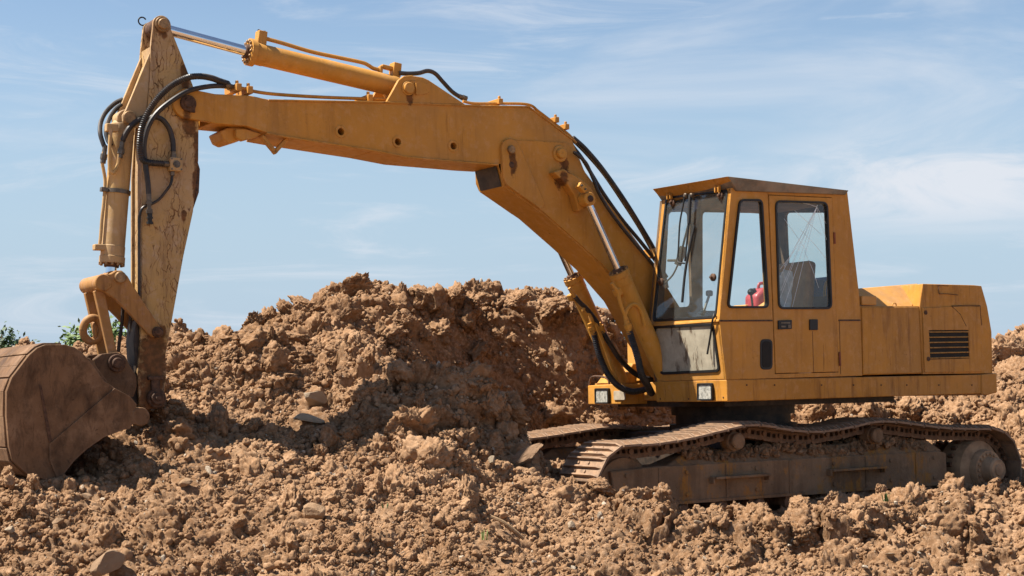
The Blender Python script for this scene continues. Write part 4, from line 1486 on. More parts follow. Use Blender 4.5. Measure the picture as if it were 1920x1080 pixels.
V_TOPF = VF + .035
scr = [sight_front(x, y, A_seam, A_top) for x, y in ((1248, 369), (1366, 353), (1343.5, 597), (1222.5, 604))]
up_out = [(VN - .002, A_seam[1]), (VN - .002, A_top[1]), (V_TOPF, A_top[1]), (VF, A_seam[1])]
m = MB()
m.plate([up_out, rounded(scr, .06)], front_up, -.045, 0)
m.build('windscreen_frame', mat_cab, cab, .006)
m = MB(); m.plate([rounded(grow(scr, -.004), .05), rounded(grow(scr, -.024), .05)[::-1]], front_up, -.022, .006)
m.build('window_rubber', mat_gasket, cab, .004)
m = MB(); m.plate([rounded(grow(scr, -.012), .05)], front_up, -.012, -.006)
m.build('windscreen', mat_screen, cab)
low = [sight_front(x, y, A_low, A_seam) for x, y in ((1226, 612), (1338, 607), (1350, 692), (1346, 697), (1242, 702), (1233, 692))]
lo_out = [(VN - .002, A_low[1] + .001), (VN - .002, A_seam[1] - .001), (VF, A_seam[1] - .001), (VF, A_low[1] + .001)]
m = MB(); m.plate([lo_out, rounded(low, .04)], front_lo, -.045, 0)
m.build('front_panel', mat_cab, cab, .006)
m = MB(); m.plate([rounded(grow(low, .004), .04), rounded(grow(low, -.02), .04)[::-1]], front_lo, -.02, .012)
m.build('window_rubber', mat_gasket, cab, .005)
m = MB(); m.plate([rounded(grow(low, -.012), .04)], front_lo, -.006, 0)
m.build('lower_windscreen', mat_dusty, cab)
m = MB(); m.hull8([(A_seam[0] - .03, VF, A_seam[1] - .010), (A_seam[0] + .012, VF, A_seam[1] - .010), (A_seam[0] + .012, VN, A_seam[1] - .010), (A_seam[0] - .03, VN, A_seam[1] - .010)],
                  [(A_seam[0] - .03, VF, A_seam[1] + .012), (A_seam[0] + .008, VF, A_seam[1] + .012), (A_seam[0] + .008, VN, A_seam[1] + .012), (A_seam[0] - .03, VN, A_seam[1] + .012)])
m.build('windscreen_sill', mat_cab, cab, .004)

# far side wall with its windows, rear wall with its window, floor and ceiling
far_win = [[P(x, y, VF) for x, y in q] for q in (((1250, 398), (1288, 397), (1293, 575), (1240, 578)), ((1313, 398), (1438, 400), (1446, 582), (1313, 583)))]
fw_out = [(p[0], p[1]) for p in wall_out]
m = MB(); m.prism(fw_out, VF, VF + .035, [rounded(q, .05)[::1] for q in far_win])
m.build('cab_wall', mat_interior, cab)
def rear(a, b, c):
    return (R_low[0] + (R_top[0] - R_low[0]) * (b - R_low[1]) / (R_top[1] - R_low[1]) + c, a, b)


rw = [sight_front(x, y, R_low, R_top) for x, y in ((1476, 399), (1553, 399), (1556, 556), (1483, 556))]
m = MB()
m.plate([[(VF + .036, R_low[1]), (VN - .036, R_low[1]), (VN - .036, R_top[1]), (VF + .036, R_top[1])], rounded(rw, .05)], rear, 0, .03)
m.build('cab_wall', mat_interior, cab)
m = MB(); m.plate([grow(rw, .01)], rear, .012, .016); m.build('window_pane', mat_glass, cab)
m = MB(); m.prism([(A_low[0] - .02, A_low[1]), (R_low[0] + .03, A_low[1]), (R_low[0] + .03, A_low[1] + .04), (A_low[0] - .02, A_low[1] + .04)], VF + .036, VN - .036)
m.build('cab_floor', mat_interior, cab)
# roof: a wedge cap with drooping brim
r0, r1, r2, r3 = P(1369, 331, 1.245), P(1591, 357, 1.245), P(1589, 364.5, 1.245), P(1375, 356.5, 1.245)
m = MB()
m.hull8([(r3[0] - .06, 1.225, r3[1]), (r3[0] - .06, VF - .0, r3[1]), (r2[0], VF - .02, r2[1]), (r2[0], 1.225, r2[1])],
        [(r0[0] + .028, 1.25, r0[1]), (r0[0] + .028, VF + .0, r0[1] + .02), (r1[0], VF - .035, r1[1]), (r1[0], 1.25, r1[1])])
m.build('roof', mat_roof, cab, .006)
m = MB()
fa = [(r0[0] + .03, 1.247, r0[1] - .002), (r0[0] + .03, VF, r0[1] + .018), (r3[0] - .055, VF + .01, r3[1] + .022), (r3[0] - .055, 1.225, r3[1] + .025)]
m.hull8(fa, [(x + .006, y, z) for x, y, z in fa])
m.build('roof_visor', mat_cab, cab, .003)
m = MB(); m.box(((r3[0] + r2[0]) / 2, .7, r3[1] - .02), (abs(r3[0] - r2[0]) - .06, .95, .03)); m.build('cab_ceiling', mat_interior, cab)

# latches of the windscreen, wipers
def fpt(px, py, off=0.0):
    v_, w_ = sight_front(px, py, A_seam, A_top)
    return Vector((lerp_u(A_seam, A_top, w_) + off, v_, w_))


for (px, py, br) in ((1261, 380, 1), (1351, 367, 1), (1239, 528, 0), (1337, 520, 0)):
    p = fpt(px, py)
    m = MB(); m.lathe(p - Vector((.01, 0, 0)), (1, 0, 0), [(0, .034), (.018, .034), (.024, .026), (.026, .012), (.045, .012), (.048, .006)], 18)
    m.build('screen_latch', mat_rustpin, cab)
    if br:
        q = fpt(px - 1, py - 12, .03)
        m = MB()
        for dv in (-.022, .022):
            m.box(q + Vector((.0, dv, 0)), (.03, .014, .06))
        m.cyl(q + Vector((.0, -.035, .015)), q + Vector((.0, .035, .015)), .011, seg=10)
        m.box(fpt(px, py - 8, .012), (.014, .022, .04))
        m.build('screen_hinge', mat_cab, cab, .003)
m = MB()
m.tube([fpt(1302, 366, .05), fpt(1301, 385, .05), fpt(1299, 420, .045)], .016, 8); m.tube([fpt(1299, 415, .045), fpt(1294, 450, .035), fpt(1289, 490, .03)], .009, 8)
m.build('wiper_arm', mat_gasket, cab)
m = MB(); m.tube([fpt(1304, 423, .012), fpt(1297, 460, .02), fpt(1288, 510, .02), fpt(1281, 567, .012)], .012, 8); m.build('wiper_blade', mat_gasket, cab)
m = MB(); m.tube([fpt(1292, 368, .05), fpt(1288, 385, .045), fpt(1281, 420, .04), fpt(1277, 465, .03), fpt(1276, 490, .03), fpt(1288, 494, .03)], .008, 8); m.build('wiper_linkage', mat_gasket, cab)
m = MB()
for px in (1292, 1303):
    p = fpt(px, 367, .02); m.lathe(p, (1, 0, 0), [(0, .022), (.03, .022), (.04, .014)], 12)
m.build('wiper_spindle', mat_fit, cab)
m = MB(); m.tube([fpt(1343, 588, .02), fpt(1341, 600, .03)] + [Vector((lerp_u(A_low, A_seam, 1.6) + .03, *sight_front(x, y, A_low, A_seam))) for x, y in ((1336, 625), (1333, 664))], .009, 8)
m.build('rubber_strip', mat_gasket, cab)
# lamp arm and mirror seen behind the screen
m = MB(); m.tube([fpt(1284, 408, -.06), fpt(1270, 465, -.06)], .010, 8); m.tube([fpt(1262, 495, -.06), fpt(1252, 515, -.06), fpt(1243, 530, -.03)], .008, 8)
m.tube([fpt(1272, 462, -.06), fpt(1267, 480, -.06), fpt(1261, 496, -.06)], .034, 10); m.tube([fpt(1262, 488, -.06), fpt(1246, 488, -.04)], .012, 8)
m.build('wiper_motor', mat_fit, cab)
# seat, jacket, levers
def inside(px, py, v):
    return PV(px, py, v)


st = MB()
c = inside(1505, 600, .68)
st.box((c.x + .12, .70, c.z - .08), (.5, .48, .12)); st.build('seat', mat_seat, exc, .04)
a, b = inside(1505, 489, .86), inside(1511, 578, .86)
st = MB(); st.box(((a.x + b.x) / 2 - .04, .68, (a.z + b.z) / 2 - .06), (.11, .46, a.z - b.z + .12), (Vector((1, 0, .12)), Vector((0, 1, 0)), Vector((-.12, 0, 1)))); st.build('seat_back', mat_seat, exc, .035)
# draped jacket as a folded sheet
nx_, nz_ = 14, 18
jk = MB()
j0 = inside(1473, 548, .95)
vs, fs = [], []
for side_ in (0, 1):
    for i in range(nz_):
        for j in range(nx_):
            s, t = j / (nx_ - 1), i / (nz_ - 1)
            u = j0.x + .12 - .22 * s + .08 * (t - .5) * (1 - s)
            wid = 1.0
            z = j0.z + .22 - .46 * t - .12 * abs(s - .62) * (1 - t)
            v = .93 + .05 * math.sin(9 * s + 3 * t) * (0.4 + t) + .02 * math.sin(17 * s - 7 * t) - .012 * side_
            vs.append((u, v, z))
n1 = nx_ * nz_
for i in range(nz_ - 1):
    for j in range(nx_ - 1):
        q = i * nx_ + j
        fs.append((q, q + 1, q + nx_ + 1, q + nx_)); fs.append((n1 + q + nx_, n1 + q + nx_ + 1, n1 + q + 1, n1 + q))
jk.add(vs, fs)
jo = jk.build('jacket', mat_jacket)
jo.location = ORG; jo.rotation_euler = MROT.to_euler()
thing(jo, 'grey cloth jacket hung over the seat behind the cracked door window', 'jacket')
m = MB()
kb = inside(1408, 547, 1.0)
m.tube([inside(1411, 600, 1.0), inside(1411, 575, 1.0), inside(1408, 550, 1.0)], .010, 8); lv = m.build('control_lever', mat_fit, exc)
m = MB(); m.lathe(kb - Vector((0, 0, .032)), (0, 0, 1), [(0, .01), (.008, .024), (.03, .034), (.05, .026), (.062, .008)], 18); m.build('knob', mat_gasket, lv)
m = MB()
b0, b1 = inside(1314, 600, .62), inside(1330, 553, .62)
m.tube([b0, b0.lerp(b1, .6), b1], .012, 8); lv = m.build('control_lever', mat_fit, exc)
m = MB(); m.lathe(b0 - Vector((0, 0, .02)), (b1 - b0), [(0, .085), (.02, .07), (.03, .08), (.05, .06), (.06, .068), (.08, .048), (.09, .052), (.11, .03)], 18); m.build('bellows', mat_gasket, lv)
m = MB(); m.box(b1 + Vector((0, 0, .015)), (.06, .05, .055)); m.build('knob', mat_gasket, lv, .015)

# red can standing on the tank, blue cover on the hood
cc = Vector((P(1430, 560, -.52)[0], -.52, 1.905))
bx_ = PV(1398, 565, -.66)
m = MB(); m.box((bx_.x + .03, -.66, 1.98), (.12, .2, .16)); m.build('battery_box', mat_hood, exc, .01)
can = bpy.data.objects.new('jerrycan', None); COL.objects.link(can)
can.location = ORG + MROT @ cc; can.rotation_euler = MROT.to_euler()
thing(can, 'red plastic fuel can standing on the tank behind the cab side window', 'fuel can')
m = MB(); m.prism([(-.17, 0), (.17, 0), (.17, .24), (.06, .33), (-.08, .33), (-.17, .27)], -.10, .10); m.build('can_body', mat_red, can, .03)
m = MB(); m.tube([(-.09, 0, .29), (-.07, 0, .37), (.04, 0, .37), (.06, 0, .29)], .017, 8); m.build('handle', mat_red, can)
m = MB(); m.lathe((.11, 0, .26), (.5, 0, 1), [(0, .03), (.06, .03)], 14); m.build('cap', mat_gasket, can)

# ---------------------------------------------------------------- engine housing and tail
pt = P(1614, 573.5, VN)
pr = P(1725, 573.5, VN)
pb, pc = P(1617, 703.5, VN), P(1730, 700.5, VN)
m = MB(); m.prism([pb, pt, (pr[0] - .01, pr[1]), (pc[0] - .01, pc[1])], .25, VN - .012)
m.build('engine_housing', mat_body, exc, .008)
sideplate('side_panel', [(1616.5, 576), (1722.5, 576), (1727.5, 699), (1619, 702)], VN - .02, VN - .002, mat_body, exc, .005)
# steep hood set in behind the panel
hb0, hb1 = pt[0] - .02, P(1710, 571, 1.14)[0]
hz = P(1722, 531.5, .90)
hl = P(1613, 541, .90)
m = MB()
m.hull8([(pt[0] + .02, 1.14, pt[1] - .01), (hb1, 1.14, pt[1] - .01), (hb1, -.42, pt[1] - .01), (pt[0] + .02, -.42, pt[1] - .01)],
        [(hl[0] + .03, .90, hl[1]), (hz[0], .90, hz[1]), (hz[0], -.3, hz[1]), (hl[0] + .03, -.3, hl[1])])
m.build('hood', mat_hood, exc, .01)
a, b = PV(1614, 556, 1.17), PV(1642, 572, 1.17)
m = MB(); m.box(((a.x + b.x) / 2, 1.165, a.z - .035), (abs(a.x - b.x), .04, .09)); m.build('filler_box', mat_hood, exc, .01)
m = MB(); a = PV(1677, 572, 1.165)
m.tube([(a.x - .025, 1.165, pr[1] - .01), (a.x - .018, 1.165, pr[1] + .02), (a.x + .018, 1.165, pr[1] + .02), (a.x + .025, 1.165, pr[1] - .01)], .006, 8); m.build('lifting_eye', mat_hood, exc)
# tail box
tb_out = poly([(1731, 532), (1827, 534.5), (1841, 536), (1852, 575), (1860, 622), (1862, 700), (1730.5, 701.5), (1725, 577)], VN)
m = MB()
front_cut = [(1.2, 0), (1, 0)]
m.prism(tb_out, -1.12, VN - .004)
m.build('counterweight', mat_body, exc, .014)
ed = poly([(1729, 577), (1781, 575), (1837, 574.5), (1841.5, 697), (1733, 698.5)], VN)
vent = poly([(1741, 619), (1815, 618.5), (1817, 672), (1743.5, 674)], VN)
m = MB(); m.prism(ed, VN - .012, VN + .007, [grow(vent, .0)])
m.build('engine_door', mat_body, exc, .004)
m = MB(); m.prism(grow(vent, -.001), VN - .0032, VN - .0022); vg = m.build('vent_shade_sheet', mat_void, exc)  # black sheet behind the slats, the opening's shade put in as colour
for k in range(6):
    t = (k + .1) / 5.6
    a = Vector(vent[0]).lerp(Vector(vent[3]), t); b = Vector(vent[1]).lerp(Vector(vent[2]), t)
    if t > .98:
        continue
    sl_ = MB(); hgt = .013
    sl_.hull8([(a.x, VN - .02, a.y + .004), (b.x, VN - .02, b.y + .004), (b.x, VN - .02, b.y - .002), (a.x, VN - .02, a.y - .002)],
              [(a.x, VN + .010, a.y - .012), (b.x, VN + .010, b.y - .012), (b.x, VN + .010, b.y - .019), (a.x, VN + .010, a.y - .019)])
    sl_.build('slat', mat_body, vg)
for px, py in ((1734.5, 586), (1739.5, 673)):
    u, w = P(px, py, VN)
    m = MB(); m.lathe((u, VN + .004, w), (0, 1, 0), [(0, .022), (.008, .022), (.009, .012), (.006, .01)], 16); m.build('latch', mat_rustpin, exc)
m = MB()
for (x0, y0, x1, y1) in ((1783, 574, 1837, 573), (1784, 575, 1800, 590), (1800, 590, 1811, 612), (1760, 551, 1795, 553), (1755, 535, 1778, 536), (1759, 536, 1760, 551), (1837, 574, 1840, 610)):
    a, b = P(x0, y0, VN), P(x1, y1, VN)
    m.tube([(a[0], VN + .006, a[1]), ((a[0] + b[0]) / 2 + .004, VN + .006, (a[1] + b[1]) / 2 + .004), (b[0], VN + .006, b[1])], .0035, 6, 3)
m.build('cable', mat_rustpin, exc)
m = MB(); bx = PV(1735, 545, .62)
for k in range(6):
    pass
grl = MB()
gp = [PV(1548, 572, .75), PV(1546, 548, .75), PV(1549, 530, .75), PV(1556, 526, .75)]
grl.tube(gp, .014, 8); grl.build('grab_handle', mat_cyl, exc)
bb = PV(1540, 545, .55)
m = MB(); m.box((0, 0, .17), (.34, .34, .34), taper=.9)
bo = m.build('storage_box', mat_blue, None, .03)
bo.location = ORG + MROT @ Vector((R_low[0] - .28, .55, pt[1] - .02)); bo.rotation_euler = MROT.to_euler()
thing(bo, 'dark blue plastic box behind the cab, seen through the cracked door window', 'box')

# ---------------------------------------------------------------- boom
BN, BF = .10, -.30
tip_c = P(352, 194, .075)
tip_poly = poly([(397, 175), (470, 179), (503, 187), (500, 249), (463, 236), (397, 230)], .09)
main_poly = poly([(503, 187), (720, 191), (900, 198), (991, 199.5), (1030, 228), (1072, 260), (1096, 321), (1138, 377), (1209, 472), (1290, 600), (1330, 660),
                  (1325, 700), (1280, 720), (1225, 640), (1180, 560), (1128, 500), (1079, 455), (1019, 402), (944, 350), (934, 308), (900, 306), (764, 294), (698, 281), (550, 258), (500, 249)], BN)
holes = [(639, 247), (746, 266), (850, 274)]
m = MB()
m.prism(main_poly, BF, BN, [circle(P(x, y, BN), .031, 20) for x, y in holes])
boom = m.build('boom', mat_boom, exc, .007)
m = MB()
n = len(tip_poly)
vs = []
for (u, w), vn in zip(tip_poly, (.072, .085, BN, BN, .085, .072)):
    vs.append((u, vn, w))
far_ = [(x, -.2 - y, z) for x, y, z in vs]
m.add(vs + far_, [(1, 0, 5, 4), (2, 1, 4, 3)] + [tuple(6 + i for i in f) for f in ((4, 5, 0, 1), (3, 4, 1, 2))] + [(i, (i + 1) % 6, 6 + (i + 1) % 6, 6 + i) for i in range(6)])
m.build('boom_nose', mat_boom, exc, .005)
# forked tip plates
for (va, vb) in ((.036, .074), (-.274, -.236)):
    m = MB()
    arc = circle(tip_c, .118, 16, math.radians(100), math.radians(-85) + 2 * math.pi)
    pl = [P(402, 176, .075)] + [(2 * tip_c[0] - x, y) if False else (x, y) for x, y in arc] + [P(402, 230, .075)]
    # forward is +u, so the round end lies at larger u
    pl = [P(402, 176, .075)] + [(tip_c[0] + .118 * math.cos(a), tip_c[1] + .118 * math.sin(a)) for a in [math.radians(100 - 185 * i / 16) for i in range(17)]] + [P(402, 230, .075)]
    m.prism(pl, va, vb)
    m.build('fork_plate', mat_boom, boom, .005)
m = MB(); m.cylv(tip_c, .070, .100, .064); m.cylv(tip_c, .098, .112, .040); m.build('pin', mat_rustpin, boom)
m = MB(); m.box((tip_c[0] - .03, .085, tip_c[1] - .02), (.05, .02, .1)); m.build('pin_keeper', mat_rustpin, boom, .004)
# ring bosses
for x, y in holes:
    u, w = P(x, y, BN)
    m = MB(); m.plate([circle((u, w), .053, 28), circle((u, w), .030, 28)[::-1]], lambda a, b, c: (a, c, b), BN - .01, BN + .005); m.build('ring_boss', mat_boom, boom, .005)
    m = MB(); m.cylv((u, w), -.28, -.06, .033); m.build('cross_tube', mat_void, boom)  # black plug, the hole's inner shade put into its colour
# edge flanges along top and bottom
for (pts, t) in (([(503, 187), (720, 191), (900, 198), (991, 199.5), (1030, 228), (1072, 260)], .012), ([(500, 249), (550, 258), (698, 281), (764, 294), (900, 306), (934, 308)], .012)):
    m = MB()
    q = poly(pts, BN)
    for i in range(len(q) - 1):
        a, b = q[i], q[i + 1]
        m.hull8([(a[0], BF - .012, a[1] - t), (b[0], BF - .012, b[1] - t), (b[0], BN + .012, b[1] - t), (a[0], BN + .012, a[1] - t)],
                [(a[0], BF - .012, a[1] + .003), (b[0], BF - .012, b[1] + .003), (b[0], BN + .012, b[1] + .003), (a[0], BN + .012, a[1] + .003)])
    m.build('flange', mat_boom, boom, .003)
# lower boom side plates
for (va, vb) in ((BN - .002, BN + .014), (BF - .014, BF + .002)):
    dbl = poly([(937, 276), (941, 266), (952, 262), (1062, 268), (1074, 284), (1098, 327), (1138, 381), (1209, 476), (1290, 604), (1262, 690), (1180, 556), (1128, 496), (1079, 452), (1019, 399), (944, 347), (939, 330)], BN)
    m = MB(); m.prism(dbl, va, vb); m.build('side_plate', mat_doubler, boom, .005)
    lug = poly([(937, 277), (940, 267), (948, 261), (958, 261), (966, 267), (972, 278), (1018, 382), (1016, 390), (1009, 392), (946, 347), (940, 333)], BN)
    m = MB(); m.prism(lug, vb if va > 0 else va - .02, vb + .02 if va > 0 else va); m.build('reinforcing_plate', mat_doubler, boom, .006)
mat_gusset = paint('rusty gusset paint', (0.30, 0.125, 0.025), rust=1.0, grime=0.9, dust=0.1, seed=6.6, rough=0.7)
# lower gusset with its slotted hole and dark mouth
gus = poly([(934, 307), (897, 313), (899, 350), (916, 368), (935, 380), (1047, 470), (1156, 562), (1180, 560), (1128, 496), (1079, 452), (1019, 399), (944, 348)], BN)
gu2 = poly([(896, 310), (901, 350), (932, 376), (960, 380), (960, 310)], BF)
for va, vb in ((-.30, -.275),):
    m = MB(); m.prism(gu2, va, vb, [rounded(poly([(909, 315), (914, 315), (914, 326), (909, 326)], BF), .01, 3)]); m.build('gusset', mat_gusset, boom, .004)
ma, mb_ = P(933, 309, BN), P(943, 350, BN)
m = MB()
m.hull8([(ma[0] + .001, BF + .03, ma[1] - .01), (ma[0] + .001, BN - .02, ma[1] - .01), (mb_[0] + .001, BN - .02, mb_[1] + .005), (mb_[0] + .001, BF + .03, mb_[1] + .005)],
        [(ma[0] + .006, BF + .03, ma[1] - .01), (ma[0] + .006, BN - .02, ma[1] - .01), (mb_[0] + .006, BN - .02, mb_[1] + .005), (mb_[0] + .006, BF + .03, mb_[1] + .005)])
m.build('mouth_shade_panel', mat_dark, boom)  # black panel added on the solid end, painting the shade of a hollow
# big pins and boss
for (x, y, r1, r2) in ((957, 281, .0, .036), (1051, 288, .075, .046)):
    c = P(x, y, BN + .03)
    m = MB()
    if r1:
        m.cylv(c, BN + .005, BN + .032, r1)
    m.cylv(c, BN + .02, BN + .062, r2)
    m.cylv(c, BN + .055, BN + .066, .008)
    m.build('pin', mat_pin if not r1 else mat_cyl, boom)
c = P(959, 309, BN + .03)
m = MB(); m.cylv(c, BN + .02, BN + .038, .030); m.build('grease_hole', mat_rustpin, boom)
# bracket that takes the boom cylinder rods
CV = (.262, -.462)
rod_t, rod_h, bar_b = P(1100, 374, CV[0]), P(1160, 509, CV[0]), P(1255, 722, CV[0])
br_out = poly([(1040, 322), (1059, 316), (1094, 336), (1111, 353), (1119, 371), (1109, 386), (1087, 396), (1079, 366), (1067, 348)], BN + .12)
for s_, cv in ((1, CV[0]), (-1, CV[1])):
    m = MB()
    v_in = BN + .012 if s_ > 0 else BF - .012
    lo = (min(v_in, cv - s_ * .055), max(v_in, cv - s_ * .055))
    m.prism(br_out, *lo)
    m.build('cylinder_bracket', mat_doubler, boom, .012)
    m = MB(); m.cylv((rod_t[0], rod_t[1]), cv - .055, cv + .055, .062); m.build('rod_eye', mat_cyl, boom)
    m = MB(); m.cylv((rod_t[0], rod_t[1]), cv - .07, cv + .07, .030); m.cylv(rod_t, cv + .065, cv + .075, .02); m.build('pin', mat_rustpin, boom)
    if s_ > 0:
        a = PV(1090, 352, cv + .03)
        m = MB(); ax_ = (Vector((.8, 0, .6)).normalized(), Vector((0, 1, 0)), Vector((-.6, 0, .8)).normalized())
        m.box(a, (.09, .06, .055), ax_); m.build('pin_keeper', mat_cyl, boom, .005)
        for dx in (-.025, .025):
            m = MB(); m.lathe(a + ax_[0] * dx + Vector((0, .03, 0)), (0, 1, 0), [(0, .010), (.012, .010)], 6); m.build('bolt', mat_fit, boom)


def ram(name, p_rod, p_head, p_base, rr, rb, mat, base_round=True, bolts=10, rod_mat=None, flange=1.18):
    """a hydraulic ram: barrel thing with gland, bolts and chrome rod as its pieces"""
    p_rod, p_head, p_base = Vector(p_rod), Vector(p_head), Vector(p_base)
    ax = (p_base - p_head).normalized()
    L = (p_base - p_head).length
    m = MB()
    m.lathe(p_head, ax, [(.0, rb * flange), (.05, rb * flange), (.055, rb * 1.04), (.13, rb * 1.04), (.135, rb), (L - .10, rb), (L - .09, rb * 1.04), (L - .03, rb * 1.04), (L, rb * .8), (L + .03, rb * .4)], 36)
    o = m.build(name, mat, exc)
    m = MB(); m.lathe(p_head - ax * .03, ax, [(0, rr * 1.25), (.0, rb * .62), (.032, rb * .70)], 28); m.build('gland', mat_rustpin, o)
    x = ax.orthogonal().normalized(); y = ax.cross(x)
    for i in range(bolts):
        a = 2 * math.pi * i / bolts
        m = MB(); m.lathe(p_head + (x * math.cos(a) + y * math.sin(a)) * rb * .98 + ax * .002, -ax, [(0, rb * .13), (.018, rb * .13), (.021, rb * .09)], 6); m.build('bolt', mat_pin, o)
    m = MB(); m.cyl(p_rod, p_head + ax * .03, rr, seg=28); m.build('piston_rod', rod_mat or mat_chrome, o)
    return o


for cv in CV:
    pr_, ph_, pb_ = Vector((rod_t[0], cv, rod_t[1])), Vector((rod_h[0], cv, rod_h[1])), Vector((bar_b[0], cv, bar_b[1]))
    ro_ = ram('boom_cylinder', pr_, ph_, pb_, .034, .084, mat_cyl, flange=1.14)
    ax = (pb_ - ph_).normalized()
    # port block and steel pipe on the barrel
    side = Vector((ax.z, 0, -ax.x))
    if side.x < 0:
        side = -side
    pp = ph_ + ax * .16
    m = MB(); m.box(pp + side * .10, (.07, .07, .07), (side, Vector((0, 1, 0)), ax)); m.build('port_block', mat_cyl, ro_, .008)

for cv, pipes, fits, soft in (
    (CV[0], [[(1146, 531), (1158, 548), (1163, 568), (1171, 590), (1177, 602)], [(1210, 612), (1202, 583), (1190, 571), (1178, 577), (1172, 592), (1174, 603)]],
     [((1174, 600), (1181, 626))],
     [([(1180, 620), (1188, 645), (1196, 672), (1203, 702), (1214, 722), (1222, 738)], .034, .16)]),
    (CV[1], [[(1067, 540), (1073, 549), (1080, 560)], [(1094, 584), (1095, 578), (1101, 578), (1106, 590), (1112, 606), (1113, 618)], [(1106, 592), (1120, 640), (1140, 690), (1162, 722)], [(1116, 600), (1146, 684), (1158, 716)]],
     [((1106, 606), (1114, 628)), ((1122, 606), (1131, 624))],
     [([(1113, 622), (1118, 645), (1126, 672), (1140, 702), (1160, 724), (1184, 734), (1206, 731), (1226, 722)], .032, .16),
      ([(1078, 556), (1087, 567), (1100, 579), (1112, 594), (1124, 612)], .022, 0), ([(1128, 620), (1144, 645), (1160, 670), (1178, 690), (1200, 706), (1222, 712)], .026, 0)])):
    vv = cv + (.10 if cv > 0 else .21)
    for q in pipes:
        m = MB(); m.tube([PV(x, y, vv) for x, y in q], .017, 10); m.build('pipe', mat_cyl, exc)
    for a, b in fits:
        a, b = PV(*a, vv), PV(*b, vv); L_ = (b - a).length
        m = MB(); m.lathe(a, b - a, [(0, .026), (L_ * .3, .026), (L_ * .3, .036), (L_ * .6, .036), (L_ * .6, .028), (L_, .028)], 8); m.build('hose_fitting', mat_cyl, exc)
    for q, r_, rib in soft:
        m = MB(); n_ = len(q)
        m.tube([PV(x, y, vv + (.0 if k < n_ - 3 or cv < 0 else (-.06, -.16, -.28)[k - n_ + 3])) for k, (x, y) in enumerate(q)], r_, 10, 8, True, rib); m.build('hose', mat_rubber, exc)

# ---------------------------------------------------------------- stick (dipper arm)
SN, SF = .03, -.23
SCn = -.10
ear_c = P(304, 46, SN)
plate_px = [(287, 50), (284, 75), (282, 100), (281, 150), (277, 200), (270, 260), (266, 330), (266, 400), (266, 480), (266, 550), (263, 640), (258, 700), (261, 760), (276, 768), (292, 766), (307, 748), (312, 702), (310.5, 664), (320, 614), (344, 480), (362, 397), (372, 300), (372.5, 225), (362, 161), (341, 106), (321, 56)]
pl = poly(plate_px, SN)
arc = [(ear_c[0] + .071 * math.cos(a), ear_c[1] + .071 * math.sin(a)) for a in [math.radians(160 - 150 * (1 - i / 10) - 10) for i in range(11)]]
arc = [(ear_c[0] - .071 * math.cos(a), ear_c[1] + .071 * math.sin(a)) for a in [math.radians(10 + 160 * i / 10) for i in range(11)]]
outl = pl + arc            # down the front, up the back, over the ear
stick_near = MB(); stick_near.prism(outl, SN - .03, SN)
m = stick_near
core_px = [(284, 86), (283, 150), (279, 200), (273, 260), (271, 330), (271, 480), (271, 560), (268, 640), (268, 655), (308, 655), (318, 612), (342, 480), (360, 396), (369, 300), (369, 225), (359, 163), (338, 108), (328, 82)]
m.prism(poly(core_px, SN), SF + .0301, SN - .0301)
m.prism(outl, SF, SF + .03)
stick = m.build('dipper_stick', mat_stick, exc, .005)
# rear wear plate bulge
bp_ = poly([(372, 300), (377, 316), (375, 360), (362, 398), (350, 440), (358, 398), (366, 340)], SN)
m = MB(); m.prism(bp_, SF + .02, SN - .02); m.build('wear_plate', mat_rustpin, stick, .004)
m = MB(); m.cylv(ear_c, SN, SN + .02, .060); m.cylv(ear_c, SN + .015, SN + .045, .042); m.build('pin', mat_pin, stick)
m = MB(); m.cylv(ear_c, SF - .03, SN - .032, .035); m.build('pin', mat_pin, stick)
fe = PV(268, 44, SF)
fe = PV(267, 40, SF)
m = MB(); m.tube([fe + Vector((.032 * math.cos(a), 0, .032 * math.sin(a))) for a in [math.radians(-150 + 300 * k / 14) for k in range(15)]], .006, 8, 2); m.build('wire_ring', mat_gasket, stick)
# front ears carrying the bucket cylinder
bc_pin = P(240, 222, .0)
for (va, vb) in ((-.012, .022), (-.222, -.188)):
    bp2 = poly([(282, 97), (279, 165), (273, 222), (262, 240), (246, 236), (231, 228), (230, 216), (236, 206)], SN - .01)
    m = MB(); m.prism(bp2, va, vb); m.build('mounting_ear', mat_pale, stick, .005)
m = MB()
wp = poly([(283, 97), (244, 196), (247, 199), (283, 112)], -.1)
m.prism(wp, -.187, -.013); m.build('web_plate', mat_pale, stick, .004)
m = MB(); m.cylv(bc_pin, -.24, .04, .040); m.cylv(bc_pin, .03, .05, .052); m.build('pin', mat_pin, stick)
# bottom hinge
hin = P(292, 747, SN)
m = MB(); m.cylv(hin, SN - .002, SN + .03, .075); m.cylv(hin, SN + .02, SN + .055, .05); m.cylv(hin, SN + .05, SN + .066, .022); m.build('pin', mat_rustpin, stick)
m = MB(); a = PV(291, 709, SN + .01); m.box(a, (.12, .04, .03)); m.box(a + Vector((0, 0, -.06)), (.07, .03, .1)); m.build('pin_keeper', mat_rustpin, stick, .006)
rk_c = P(294, 623, SN + .05)
# bucket cylinder in front of the stick
VCb = SCn
bt, bh, brod = Vector((bc_pin[0], VCb, bc_pin[1])), None, None
off = -.10
def at_v(px, py, v=VCb):
    return PV(px, py, v)


